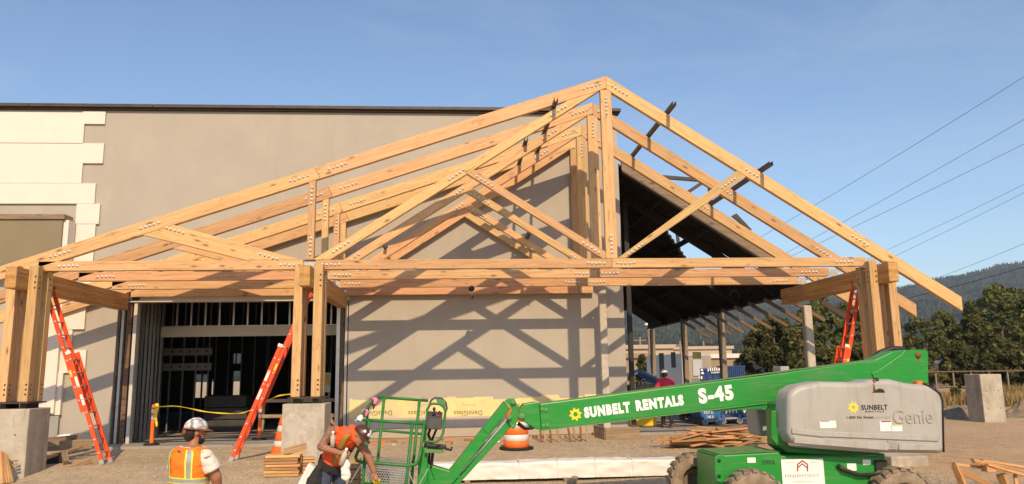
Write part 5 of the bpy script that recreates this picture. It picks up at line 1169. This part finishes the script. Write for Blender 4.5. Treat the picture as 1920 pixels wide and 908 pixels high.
for (t0, t1, mt_, e_) in ((.265, .375, 'lime', .040), (.285, .355, 'silver_tape', .044)): build('band', B.strip(t0, t1, 0, 2*pi, e_, na=40, nt_=3), mt_, vs_)
for a_ in (-.5*pi-.62, -.5*pi+.62):
    build('stripe', B.strip(.375, .93, a_-.22, a_+.22, .040, nt_=12, na=4), 'lime', vs_); build('stripe', B.strip(.375, .935, a_-.13, a_+.13, .044, nt_=12, na=4), 'silver_tape', vs_)
build('collar_tag', B.strip(.885, .915, -.5*pi-.08, -.5*pi+.08, .042, nt_=2, na=3), 'rust', vs_)
# --- worker bending beside the basket
Y2 = 11.3; gz2 = g(-1.6, Y2)
J = dict(pelvis=at(622, 876, Y2+.1), chest=at(638, 833, Y2+.03), neck=at(660, 806, Y2-.06), head=at(675, 817, Y2-.11), foot0=V((at(622, 876, Y2).x, Y2, gz2)))
J['shR'] = at(622, 808, Y2-.18); J['shL'] = at(664, 822, Y2+.16)
J['elR'] = at(602, 838, Y2-.22); J['wrR'] = at(638, 850, Y2-.36); J['elL'] = at(688, 850, Y2+.05); J['wrL'] = at(701, 884, Y2+.06)
for sd_, k in (('R', -1), ('L', 1)):
    h_ = J['pelvis']+V((k*.06, k*.085, -.05)); J['hip'+sd_] = h_; J['kn'+sd_] = V((h_.x+.06*k+.02, h_.y-.06, (h_.z+gz2)/2+.02)); J['an'+sd_] = V((h_.x+.05*k-.04, h_.y, gz2+.09))
J['toe'] = V((.9, -.4, 0))
pr, B, R_, Q = person(J, 'tattooed worker in a sleeveless orange shirt and harness bending over beside the basket', V((.62, -.52, -.60)), V((.72, -.12, .55)), dict(shirt='vest_red', pants='denim', boots='rust', untucked=True), tat=True, sleeves=0, bulk=1.14,
    handdirs={'R': (V((1, -.2, .05)), V((.1, .6, -.4)), .9), 'L': (V((.35, -.1, -1)), V((.4, -.9, 0)), .8)})
dm = hat(pr, Q, R_, 1, 'hat_maroon', 'hat_maroon')
for (x, y, z, w_) in ((.03, .118, .10, .035), (-.035, .112, .09, .03), (.0, .09, .135, .03), (.075, .06, .10, .03), (-.08, .05, .105, .028)):
    c_ = Q(x, y*1.02, z); n_ = R_ @ V((x*1.2, y, (z-.045)*1.2)).normalized(); build('sticker', MB().lathe([(0, .004), (w_*.8, .003), (w_*.8, -.004)], c_+n_*.006, tuple(n_), 7), 'label_white', dm)
sc_ = MB(); capsule(sc_, J['neck']+B.up*.0, .075, J['head']-V((.72, -.12, .55)).normalized()*.07, .066); remesh('neck_scarf', sc_, .01, 'vest_red', pr, 2)
pi = math.pi
for a_ in (.5*pi-.55, .5*pi+.55): build('harness_strap', B.strip(.2, .96, a_-.16, a_+.16, .034, nt_=14, na=4), 'harness', pr)
build('harness_strap', B.strip(.44, .54, 0, 2*pi, .036, na=36, nt_=2), 'dark_cloth', pr); build('tool_belt', B.strip(-.0, .14, 0, 2*pi, .034, na=36, nt_=3), 'dark_cloth', pr); build('leg_strap', B.strip(-.16, -.02, .15*pi, .75*pi, .048, na=12, nt_=3), 'dark_cloth', pr)
build('harness_strap', B.strip(-.16, .05, .5*pi-.9, .5*pi-.6, .05, na=3, nt_=6), 'dark_cloth', pr)
mb = MB(); capsule(mb, at(602, 872, Y2-.06), .05, at(586, 905, Y2-.08), .09); capsule(mb, at(598, 885, Y2-.06), .06, at(592, 915, Y2-.05), .09); remesh('tool_pouch', mb, .012, 'dark_cloth', pr, 3, .01)
bt = thing('water_bottle', 'clear plastic water bottle tucked under the bending worker\'s arm', 'bottle', at(623, 830, Y2-.34)); q = at(624, 826, Y2-.32)
build('bottle_body', MB().lathe([(0, -.09), (.032, -.085), (.034, 0), (.033, .05), (.014, .085), (.013, .10)], q, (.05, -.2, 1), 14), 'bottle_plastic', bt); build('cap', MB().lathe([(.016, .10), (.017, .125), (0, .127)], q, (.05, -.2, 1), 12), 'paint_white', bt)
bt = thing('spray_bottle', 'clear bottle with white cap gripped in the bending worker\'s hand', 'bottle', at(642, 868, Y2-.42)); q = at(645, 856, Y2-.44)
build('bottle_body', MB().lathe([(0, -.12), (.036, -.115), (.038, 0), (.033, .04), (.015, .075), (.013, .085)], q, (.35, -.1, 1), 14), 'bottle_plastic', bt); build('cap', MB().lathe([(.018, .085), (.018, .115), (0, .117)], q, (.35, -.1, 1), 12), 'paint_white', bt)
mb = MB(); q = at(648, 878, Y2-.4); ellipsoid(mb, q, (.062, .04, .13)); ellipsoid(mb, q+V((.005, 0, -.08)), (.068, .045, .09)); rg = remesh('white_rag', mb, .011, 'cloth_white', None, 2, .016); tag(rg, 'white cloth hanging from the bending worker\'s hand', 'cloth')
mb = MB(); a = at(556, 905, Y2+.25); b = at(583, 870, Y2+.3); mb.prism([at(549, 925, Y2+.3), at(578, 868, Y2+.3), at(592, 880, Y2+.3), at(590, 925, Y2+.3)], (0, .18, 0)); sk_ = build('white_sack', mb, 'cloth_white', None, .03, seg=3); tag(sk_, 'white plastic sack standing behind the bending worker', 'sack')
cbx = thing('cardboard_boxes', 'tan cardboard boxes stacked between the bending worker and the basket', 'boxes', at(662, 915, 12.2))
for i in range(3): p0 = at(652, 918-i*19, 12.15); p1 = at(673, 900-i*19, 12.15); build('box', MB().box((p0.x, 12.15, p0.z), (p1.x, 12.5, p1.z)), 'cardboard', cbx, .006)
# --- far worker walking away under the canopy
Y3 = 24.0; fx = at(1252, 805, Y3).x; gz3 = .062; hz = 1.60
fd = V((-.1, 1, 0)).normalized(); rd_ = V((1, .1, 0)).normalized(); O = V((fx, Y3, gz3))
J = dict(pelvis=O+V((0, 0, .95)), chest=O+V((0, .02, 1.27)), neck=O+V((0, .05, 1.50)), head=O+V((0, .10, 1.63)), foot0=O)
for sd_, k in (('L', -1), ('R', 1)):
    s_ = O+V((0, .04, 1.42))+rd_*k*.2; J['sh'+sd_] = s_; J['el'+sd_] = s_+rd_*k*.07+V((0, .02, -.28)); J['wr'+sd_] = J['el'+sd_]+V((-k*.03, .16, -.16)); h_ = O+rd_*k*.09+V((0, 0, .9)); J['hip'+sd_] = h_
    J['kn'+sd_] = h_+V((0, .08 if k < 0 else -.04, -.43)); J['an'+sd_] = V((h_.x, h_.y+(.16 if k < 0 else -.2), gz3+(.09 if k < 0 else .12)))
pr, B, R_, Q = person(J, 'far worker in a white hard hat and pink shirt walking away under the canopy', V((-.1, 1, -.15)), V((0, 0, 1)), dict(shirt='pink_shirt', pants='dark_cloth', boots='rust'), sleeves=.9, vox=.014)
hat(pr, Q, R_, 1, 'helmet_white', 'helmet_white')
mb = MB(); ellipsoid(mb, Q(0, -.03, -.02), (.088, .085, .09), R_); build('hair', mb, 'hair', pr)
# ================================================================== UNDER AND BEYOND THE CANOPY
def pbox(name, u0, v0, u1, v1, y, dy, mat, parent=None, bevel=.01, z0=None):
    a = at(u0, v0, y); b = at(u1, v1, y); return build(name, MB().box((a.x, y, b.z if z0 is None else z0), (b.x, y+dy, a.z)), mat, parent, bevel)
def caster(par, x, y, z, r=.10):
    c_ = build('caster', MB().lathe([(0, -.03), (r*.85, -.03), (r, -.02), (r, .02), (r*.85, .03), (0, .03)], (x, y, z+r), (.25, 1, 0), 18), 'tyre', par)
    build('caster_fork', MB().box((x-.05, y-.045, z+r), (x+.05, y-.034, z+2*r+.12)), 'blue_steel', c_)
def hopper(u0, u1, b0, b1, vb, y, mat, lab, txt=None):
    zb = .062+.19; pl = [V((at(u0, 790, y).x, y, 1.15)), V((at(u1, 790, y).x, y, 1.15)), V((at(u1-(u1-b1)*.5, 790, y).x, y, .55)), V((at(b1, 790, y).x, y, zb)), V((at(b0, 790, y).x, y, zb)), V((at(u0+(b0-u0)*.5, 790, y).x, y, .55))]
    hp_ = thing('tilt_hopper', lab, 'hopper', ((pl[0].x+pl[1].x)/2, y+.5, .062), 'blue wheeled hoppers')
    build('bin', MB().prism(pl, (0, 1.1, 0)), mat, hp_, .02); build('lip', MB().box((pl[0].x-.03, y-.03, 1.10), (pl[1].x+.03, y+1.13, 1.16)), mat, hp_, .01)
    build('frame', MB().box((pl[4].x-.05, y+.02, zb-.09), (pl[3].x+.05, y+1.08, zb-.005)), 'blue_dark', hp_, .01)
    for x in (pl[4].x+.05, pl[3].x-.05):
        for yy in (y-.06, y+.95): caster(hp_, x, yy, .062)
    return hp_, pl
h1, p1_ = hopper(1305, 1360, 1318, 1350, 792, 24.7, 'blue_steel', 'bright blue hopper on casters with worn white lettering under the boom')
c_ = at(1319.5, 775, 24.68); text('lettering', 'OUT LI', c_+V((0, -.004, -.02)), (1, 0, -.03), .12, 'label_white', h1, bold=.02, width=.30, height=.085, depth=.001); text('lettering', 'THE F', c_+V((.05, -.004, -.16)), (1, 0, -.03), .12, 'label_white', h1, bold=.02, width=.26, height=.085, depth=.001)
h2, p2_ = hopper(1345, 1392, 1352, 1389, 795, 25.0, 'blue_dark', 'dark blue hopper with italic white letters, beside the bright blue one'); c_ = at(1360, 776, 24.99); text('lettering', 'WPI', c_+V((0, -.004, 0)), (1, 0, .05), .2, 'label_white', h2, bold=.02, shear=.25, width=.42, height=.15, depth=.001)
h3, p3_ = hopper(1386, 1432, 1392, 1420, 795, 25.1, 'blue_dark', 'dark blue hopper with italic white letters, rightmost of the row'); c_ = at(1394, 775, 25.09); text('lettering', 'WPI', c_+V((0, -.004, 0)), (1, 0, .08), .2, 'label_white', h3, bold=.02, shear=.25, width=.38, height=.13, depth=.001)
for hh, (u0, u1) in ((h2, (1351, 1387)), (h3, (1389, 1414))): build('rub_rail', MB().bar(at(u0, 785.5, 24.96), at(u1, 783.5, 24.96), .05, .05), 'galv_dull', hh)
h4, p4_ = hopper(1283, 1313, 1292, 1312, 790, 26.8, 'steel_black', 'nearly black hopper behind the bright blue one')
yb_ = pbox('yellow_crate', 1180, 781, 1232, 799, 24.9, 1.0, 'label_yellow', None, .02); tag(yb_, 'bright yellow box on a pallet beside the building corner', 'crate')
pbox('pallet', 1181, 800, 1231, 806.5, 24.92, .95, 'weathered', yb_, .005).location = (0, 0, -.26)
# blue lift, tent, trailer, containers
bl = thing('blue_lift', 'blue boom lift parked beyond the canopy by the black pole', 'boom lift', at(1212, 745, 33))
build('boom', MB().prism([at(1188, 700, 33), at(1200, 695, 33), at(1236, 712, 33), at(1236, 728, 33), at(1222, 726, 33)], (0, .5, 0)), 'blue_navy', bl, .03); build('boom_top', MB().prism([at(1190, 698.5, 32.97), at(1200, 694, 32.97), at(1236, 710, 32.97), at(1236, 715, 32.97), at(1203, 701, 32.97)], (0, .56, .02)), 'blue_lift', bl, .02)
text('lettering', 'Genie', at(1201, 712, 32.98)+V((0, 0, -.1)), (1, 0, -.36), .3, 'label_white', bl, width=.7, height=.16, depth=.002)
pbox('chassis', 1188, 722, 1232, 742, 32.8, 1.4, 'black_plastic', bl, .03)
for u_ in (1194, 1226): build('wheel', MB().lathe([(0, -.02), (.3, -.02), (.42, .02), (.42, .25), (0, .3)], (at(u_, 740, 32.7).x, 32.7, .46), (0, 1, 0), 18), 'tyre', bl)
build('guard', MB().tube([at(1190, 728, 32.7), at(1187, 705, 32.7), at(1195, 698, 32.7)], .05, 7), 'label_white', bl)
tn = build('tent', MB().add([at(1188, 704, 40), at(1230, 704, 40), at(1230, 704, 40)+V((0, 3, 0)), at(1188, 704, 40)+V((0, 3, 0)), at(1207, 692, 40)+V((0, 1.5, 0))], [(0, 1, 4), (1, 2, 4), (2, 3, 4), (3, 0, 4)]), 'foam_white', None); tag(tn, 'small white peaked shade tent behind the blue lift', 'tent')
for k in range(4):
    p_ = [at(1188, 704, 40), at(1230, 704, 40), at(1230, 704, 40)+V((0, 3, 0)), at(1188, 704, 40)+V((0, 3, 0))][k]; o = build('leg', MB().tube([V((p_.x, p_.y, 0.02)), p_], .03, 6), 'galv_dull', None); o.parent = tn; o.location = o.location-tn.location
tl = thing('office_trailer', 'white site office trailer with a beige end beyond the canopy', 'trailer', at(1275, 735, 47))
a = at(1212, 672, 50); b = at(1278, 668, 44); c = at(1333, 668, 47.5)
build('side', MB().prism([V((a.x, a.y, .6)), V((b.x, b.y, .6)), b, a], (.2, .4, 0)), 'trailer', tl, .02); build('end', MB().prism([V((b.x, b.y, .6))+V((.01, .06, 0)), V((c.x, c.y, .6)), c, b+V((.01, .06, 0))], (0, .4, 0)), 'beige_build', tl, .02)
build('roof', MB().prism([a, b, c, V((a.x+2, c.y+3, c.z))], (0, 0, .15)), 'trailer', tl)
sd1 = (b-a); 
for f0, f1, z0, z1 in ((.12, .22, 2.0, 2.9), (.38, .52, 1.4, 2.9), (.72, .84, 2.0, 2.9)): q0 = a+sd1*f0; q1 = a+sd1*f1; build('window', MB().prism([V((q0.x, q0.y-.04, z0)), V((q1.x, q1.y-.04, z0)), V((q1.x, q1.y-.04, z1)), V((q0.x, q0.y-.04, z1))], (0, .02, 0)), 'dark_glass', tl)
en = c-b
for f0, f1, z0, z1, mt_ in ((.36, .64, 2.55, 2.9, 'leaf_mid'), (.34, .66, 1.5, 2.45, 'trailer'), (.30, .62, .7, 1.35, 'galv_dull')): q0 = b+en*f0; q1 = b+en*f1; build('vent', MB().prism([V((q0.x, q0.y-.05, z0)), V((q1.x, q1.y-.05, z0)), V((q1.x, q1.y-.05, z1)), V((q0.x, q0.y-.05, z1))], (0, .03, 0)), mt_, tl, .005)
def container(u0, v0, u1, v1, y, lab, nrib=10):
    a = at(u0, v0, y); b = at(u1, v1, y); ct = thing('roll_off_container', lab, 'container', ((a.x+b.x)/2, y, 0), 'blue containers')
    build('box', MB().box((a.x, y, .15), (b.x, y+2.2, a.z)), 'blue_navy', ct, .03)
    for i in range(nrib): x = a.x+(b.x-a.x)*(i+.5)/nrib; build('rib', MB().box((x-.06, y-.08, .2), (x+.06, y-.002, a.z-.1)), 'blue_navy', ct, .01)
    build('top_rail', MB().box((a.x-.05, y-.1, a.z-.1), (b.x+.05, y+2.25, a.z+.03)), 'blue_navy', ct, .01); return ct
ct = container(1307, 692, 1357, 718, 46, 'blue waste container with white lettering, behind the canopy columns', 4)
random.seed(31)
for (u_, v_, n_, w_, h_) in ((1327, 696.5, 7, .09, .22), (1334, 700.5, 8, .06, .10), (1309, 696, 2, .12, .12), (1309, 702, 2, .14, .14), (1309.5, 711, 2, .10, .2)):
    c_ = at(u_, v_, 45.88); mb = MB()
    for k in range(n_): x = c_.x+k*w_*1.45; z = c_.z+k*.004; mb.box((x, 45.87, z), (x+w_*random.uniform(.7, 1), 45.885, z+h_*random.uniform(.75, 1)))
    build('worn_print', mb, 'label_white', ct, kind='stuff')
container(1362, 687, 1397, 704, 58, 'farther blue container with a ribbed side, left of the dark tree', 9)
def bldg(u0, v0, u1, y, lab, mat, dep=18, wins=0, roof='tan_build', rows=1):
    a = at(u0, v0, y); b = at(u1, v0, y); bb = thing('far_building', lab, 'building', ((a.x+b.x)/2, y, 0)); build('wall', MB().box((a.x, y, 0), (b.x, y+dep, a.z)), mat, bb); build('roof', MB().box((a.x-.3, y-.3, a.z+.01), (b.x+.3, y+dep+.3, a.z+.5)), roof, bb)
    for r_ in range(rows):
        for i in range(wins): x = a.x+(b.x-a.x)*(i+.5)/wins; z = a.z*(.3 if rows == 1 else .2+.38*r_); w_ = (b.x-a.x)/wins*.3; build('window', MB().box((x-w_, y-.1, z), (x+w_, y-.01, z+a.z*.22)), 'dark_glass', bb, 0)
    return bb
bldg(1165, 655, 1262, 95, 'low beige building far beyond the canopy, left', 'beige_build', wins=6, roof='beige_build'); bldg(1258, 656, 1372, 125, 'long beige building far beyond the trailer', 'beige_build', wins=9, roof='beige_build'); bldg(1333, 672, 1402, 90, 'low building with a bright white roof behind the containers', 'tan_build', wins=6, roof='foam_white'); bldg(1762, 682, 1806, 92, 'small orange-tan house seen between the trees at right', 'beige_build', wins=2, roof='foam_white'); bldg(1172, 672, 1215, 80, 'tan shed beside the building corner', 'tan_build', wins=3)
def upole(u_, vt, y, lab, arm=True):
    q = at(u_, vt, y); up_ = thing('utility_pole', lab, 'pole', (q.x, y, 0)); build('pole', MB().tube([(q.x, y, 0), (q.x, y, q.z)], [.17, .12], 10), 'pole_wood', up_)
    if arm: build('crossarm', MB().box((q.x-1, y-.08, q.z-.6), (q.x+1, y-.005, q.z-.45)), 'pole_wood', up_)
    return up_
u1_ = upole(1217, 608, 52, 'wooden pole carrying a white lamp beyond the canopy', False); q = at(1213, 609, 52); build('lamp_head', MB().box((q.x-.22, 51.6, q.z-.08), (q.x+.12, 51.9, q.z+.08)), 'label_white', u1_, .05)
upole(1275, 640, 110, 'thin far utility pole above the trailer roof'); upole(1319, 640, 130, 'thin far metal mast right of the trailer', False); upole(1200, 632, 120, 'thin far utility pole beside the building corner')
pt = thing('pickup_truck', 'blue pickup partly hidden behind the lift boom, under the dark tree', 'truck', at(1488, 720, 44))
a = at(1464, 700, 44); b = at(1522, 700, 44)
build('body', MB().prism([V((a.x, 44, .55)), V((b.x, 44, .55)), V((b.x, 44, 1.15)), V((a.x+1.7, 44, 1.2)), V((a.x, 44, 1.2))], (0, 1.8, 0)), 'blue_dark', pt, .06, seg=2); build('cab', MB().prism([V((a.x+.55, 44.1, 1.21)), V((b.x-.2, 44.1, 1.21)), V((b.x-.5, 44.1, 1.78)), V((a.x+.85, 44.1, 1.78))], (0, 1.6, 0)), 'blue_dark', pt, .06, seg=2); build('window', MB().prism([V((a.x+.8, 44.05, 1.28)), V((b.x-.45, 44.05, 1.28)), V((b.x-.6, 44.05, 1.68)), V((a.x+1.0, 44.05, 1.68))], (0, .04, 0)), 'dark_glass', pt)
for x in (a.x+.4, b.x-.4): build('wheel', MB().lathe([(0, -.02), (.25, -.02), (.36, .02), (.36, .25), (0, .28)], (x, 43.98, .37), (0, 1, 0), 16), 'tyre', pt)
cr = build('utility_crate', MB().box((at(1463, 690, 41).x, 41, .02), (at(1480, 690, 41).x, 42, at(1463, 687, 41).z)), 'galv_dull', None, .03); tag(cr, 'grey utility box above the boom, before the blue pickup', 'utility box')
# guard fence, weeds, mounds
fc = thing('guardrail_fence', 'grey metal guard rail along the road before the trees at right', 'fence', at(1800, 720, 46))
a = at(1690, 697, 46); b = at(1960, 693, 43)
build('rail', MB().prism([a, b, b-V((0, 0, .05)), b-V((0, .03, .06)), b-V((0, 0, .09)), a-V((0, 0, .09)), a-V((0, .03, .06)), a-V((0, 0, .05))], (0, .03, 0)), 'tail_wood', fc)
for i in range(9): q = a+(b-a)*(i/8); build('post', MB().box((q.x-.04, q.y+.05, 0), (q.x+.04, q.y+.13, q.z+.02)), 'pole_wood', fc)
random.seed(21); mb = MB()
for i in range(26000):
    y = random.uniform(33, 45); x = random.uniform(at(1660, 720, y).x-3, at(1960, 720, y).x); h = random.uniform(.35, 1.05)*(.6+.6*noise.noise(V((x*.3, y*.3, 0)))); 
    if h < .08: continue
    a_ = random.uniform(0, 6.28); w_ = random.uniform(.02, .05); lx, ly = random.gauss(0, .2)*h, random.gauss(0, .2)*h
    mb.add([(x-math.cos(a_)*w_, y-math.sin(a_)*w_, 0), (x+math.cos(a_)*w_, y+math.sin(a_)*w_, 0), (x+lx, y+ly, h)], [(0, 1, 2)])
dg_ = build('dry_weeds', mb, 'dry_grass', None, origin=(0, 0, 0)); tag(dg_, 'strip of dry tan weeds before the guard rail', 'weeds', kind='stuff')
def mound(nm, lab, u_, v_, y, rx, ry, h, mat):
    c_ = at(u_, v_, y); mb = MB(); n_ = 22
    for j in range(n_+1):
        for i in range(n_+1):
            a, b = i/n_*2-1, j/n_*2-1; r_ = min(1, math.hypot(a, b)); z = h*(math.cos(r_*pi)*.5+.5)*(1+.7*noise.noise(V((a*3+u_, b*3, 1))))+.16*noise.noise(V((a*8, b*8, u_)))*(1-r_)
            mb.v.append((c_.x+a*rx, y+b*ry, g(c_.x, y)+z-.02))
    for j in range(n_):
        for i in range(n_): mb.f.append([j*(n_+1)+i, j*(n_+1)+i+1, (j+1)*(n_+1)+i+1, (j+1)*(n_+1)+i]); mb.mi.append(0); mb.sm.append(False)
    o = build(nm, mb, mat, None); tag(o, lab, 'mound')
mound('dirt_mound', 'low grey-brown dirt mound left of the lone pedestal', 1800, 776, 26.5, 1.6, 1.0, .45, 'dirt_pile'); mound('dirt_mound', 'low dirt mound right of the lone pedestal', 1935, 776, 26.5, 1.8, 1.2, .45, 'dirt_pile'); mound('gravel_mound', 'flat patch of spilled gravel behind the lift hood', 1690, 868, 14.2, 1.3, 1.0, .10, 'gravel')
# ================================================================== TREES
def tree(label, u_, vtop, y, wpx, kind, n_leaf, trunk_h=.3, leaf=.22, seed=0, bare=False, lean=0, cat_='tree'):
    random.seed(seed); q = at(u_, vtop, y); H = q.z; R0 = wpx/2*y/FPX; base = V((q.x, y, -.02)); tr = thing('tree', label, cat_, base, 'trees behind the site')
    mb = MB(); nl = 7 if not bare else 10
    top = base+V((lean, 0, H*.8)); mb.tube([base, base+(top-base)*.35+V((random.uniform(-.2, .2), 0, 0)), base+(top-base)*.7, top], [H*.028+.05, H*.02+.04, H*.012+.03, .03], 8)
    tips = []
    for i in range(nl):
        f_ = random.uniform(trunk_h, .8); p0 = base+(top-base)*f_; a = random.uniform(0, 6.28); ln = R0*random.uniform(.6, 1.0)*(1.1-.5*f_); p2 = p0+V((math.cos(a)*ln, math.sin(a)*ln, ln*random.uniform(.4, 1.1))); p1 = (p0+p2)/2+V((0, 0, -.1*ln)); mb.tube([p0, p1, p2], [H*.011+.02, H*.007+.015, .015], 6); tips.append(p2)
    build('trunk', mb, 'bark', tr)
    cl = []
    ncl = 130 if not bare else 60
    for i in range(ncl):
        f_ = random.random(); z = trunk_h*.6+(1-trunk_h*.6)*f_; prof = math.sin(min(1, (z-trunk_h*.5)/(1-trunk_h*.5)*.93+.07)*pi)**.55 if not bare else .9
        a = random.uniform(0, 6.28); r_ = R0*prof*random.random()**.42*.95; cl.append((base+V((math.cos(a)*r_+lean*z, math.sin(a)*r_*.9, H*z*.97)), R0*random.uniform(.10, .24)))
    mb = MB()
    for i in range(n_leaf):
        c_, cr_ = random.choice(cl); d = V((random.gauss(0, 1), random.gauss(0, 1), random.gauss(0, 1))).normalized()*cr_*random.random()**.4; p_ = c_+d; p_.z = min(p_.z, H*1.03)
        if p_.z < .3: p_.z = .3+random.random()*.5
        n_ = (d.normalized()+V((random.gauss(0, .5), random.gauss(0, .5), random.gauss(.3, .5)))).normalized(); t_ = n_.orthogonal().normalized(); t_ = Matrix.Rotation(random.uniform(0, 6.28), 3, n_) @ t_; b_ = n_.cross(t_); s_ = leaf*random.uniform(.6, 1.3)
        mb.add([p_-t_*s_, p_-b_*s_*.45, p_+t_*s_, p_+b_*s_*.45], [(0, 1, 2, 3)])
    build('crown', mb, kind, tr, origin=tuple(base)); return tr
tree('dense dark round tree right of the blue containers', 1448, 592, 60, 120, 'leaf_dark', 15000, .05, .20, 1)
tree('smaller dark bush left of the dense round tree', 1392, 665, 61, 44, 'leaf_dark', 4500, .03, .18, 2)
tree('tall pale green tree behind the rightmost canopy column', 1530, 552, 66, 90, 'leaf_mid', 10000, .1, .24, 3)
tree('loose light tree behind the right-hand ladder', 1592, 560, 70, 90, 'leaf_light', 8500, .12, .26, 4)
tree('mid green tree behind the rightmost post', 1655, 588, 68, 80, 'leaf_mid', 7500, .1, .24, 5)
tree('thin half-bare tree with pale branches right of the rightmost post', 1733, 596, 64, 80, 'leaf_light', 5000, .18, .2, 6, True)
tree('short dark tree beside the small tan house', 1708, 625, 76, 60, 'leaf_dark', 5500, .06, .22, 7)
tree('broad dark tree right of the small tan house', 1822, 590, 72, 90, 'leaf_dark', 9000, .06, .24, 8)
tree('tallest spreading green tree at the right edge', 1868, 538, 78, 130, 'leaf_mid', 13000, .08, .28, 9)
tree('green tree cut off by the right edge of the view', 1935, 555, 70, 110, 'leaf_mid', 9000, .08, .26, 10)
tree('dark low tree in front of the tallest tree', 1790, 640, 66, 70, 'leaf_dark', 6000, .03, .22, 11)
tree('dark shrub behind the utility lamp pole', 1204, 664, 70, 30, 'leaf_dark', 3000, .03, .16, 12, cat_='shrub')
tree('low dark tree at the right edge before the guard rail', 1880, 640, 60, 100, 'leaf_dark', 7500, .03, .22, 13)
tree('small green tree behind the lone pedestal', 1940, 640, 58, 70, 'leaf_mid', 5000, .03, .2, 14)
tree('low dark hedge tree behind the boom tail', 1690, 655, 62, 60, 'leaf_dark', 4500, .02, .2, 15)
tree('low dark bush between the ladder and the rightmost post', 1610, 640, 63, 110, 'leaf_dark', 7500, .02, .22, 16)
tree('low dark bush behind the blue pickup', 1525, 645, 64, 90, 'leaf_dark', 6000, .02, .22, 17)
tree('mid green tree behind the thin half-bare tree', 1765, 585, 84, 90, 'leaf_mid', 8000, .06, .26, 18)
tree('full green tree left of the tallest tree at right', 1832, 562, 86, 90, 'leaf_mid', 9000, .06, .28, 19)
tree('light green tree at the far right behind the others', 1915, 545, 90, 100, 'leaf_light', 9000, .06, .28, 20)
for i in (1, 3, 5):
    random.seed(40+i); u_ = 1700+i*32; tree(f'green roadside weed clump, number {i+1} from the lift' if False else ['leafy weed clump just right of the boom tail', 'leafy weed clump between the boom tail and the lone pedestal', 'leafy weed clump midway to the lone pedestal', 'leafy weed clump next left of the lone pedestal', 'leafy weed clump behind the lone pedestal', 'leafy weed clump right of the lone pedestal', 'leafy weed clump at the right edge of the view'][i], u_+random.uniform(-5, 5), random.uniform(722, 730), 35.5, random.uniform(18, 28), 'leaf_light', 1400, .02, .09, 40+i, cat_='shrub')
# ================================================================== WIRES
def wire(u0, v0, y0, u1, v1, y1, sag, r, lab):
    a, b = at(u0, v0, y0), at(u1, v1, y1); pts = []
    for i in range(25): f_ = i/24; q = a+(b-a)*f_; q.z -= sag*4*f_*(1-f_); pts.append(q)
    o = build('power_line', MB().tube(pts, r, 5), 'wire', None); tag(o, lab, 'power line', 'overhead power lines')
for (u0, v0, u1, v1, y0, y1, r, lab) in ((1960, 119, 1330, 500, 55, 85, .019, 'topmost power line in the sky at right'), (1960, 201, 1350, 540, 55, 85, .018, 'second power line from the top in the sky at right'), (1960, 250, 1350, 540, 55, 85, .018, 'third power line from the top in the sky at right'), (1960, 326, 1500, 540, 55, 85, .014, 'fourth power line from the top, upper of a close pair'), (1960, 341, 1500, 560, 55, 85, .014, 'fifth power line from the top, lower of a close pair'), (1960, 440, 1640, 560, 55, 75, .014, 'power line just above the hills'), (1960, 489, 1560, 590, 52, 72, .024, 'dark power line crossing before the hills'), (1960, 545, 1560, 640, 50, 65, .025, 'lowest dark power line crossing before the trees')):
    wire(u0, v0, y0, u1, v1, y1, .25, r, lab)
flush_text()
# ================================================================== HAZE
mb = MB().box((-7100, -300, -3), (7100, 2400, 330)); hz_ = build('haze', mb, 'wire', None); hz_['kind'] = 'stuff'; tag(hz_, 'thin smoky air over the whole scene', 'haze', kind='stuff')
mt, t, p = _base('haze_air'); t.nodes.remove(p); pv = N(t, 'ShaderNodeVolumePrincipled'); pv.inputs['Color'].default_value = (.70, .84, 1, 1); pv.inputs['Density'].default_value = .00016; pv.inputs['Anisotropy'].default_value = .2
L(t, pv.outputs[0], t.nodes['Material Output'].inputs['Volume']); hz_.data.materials.clear(); hz_.data.materials.append(mt)
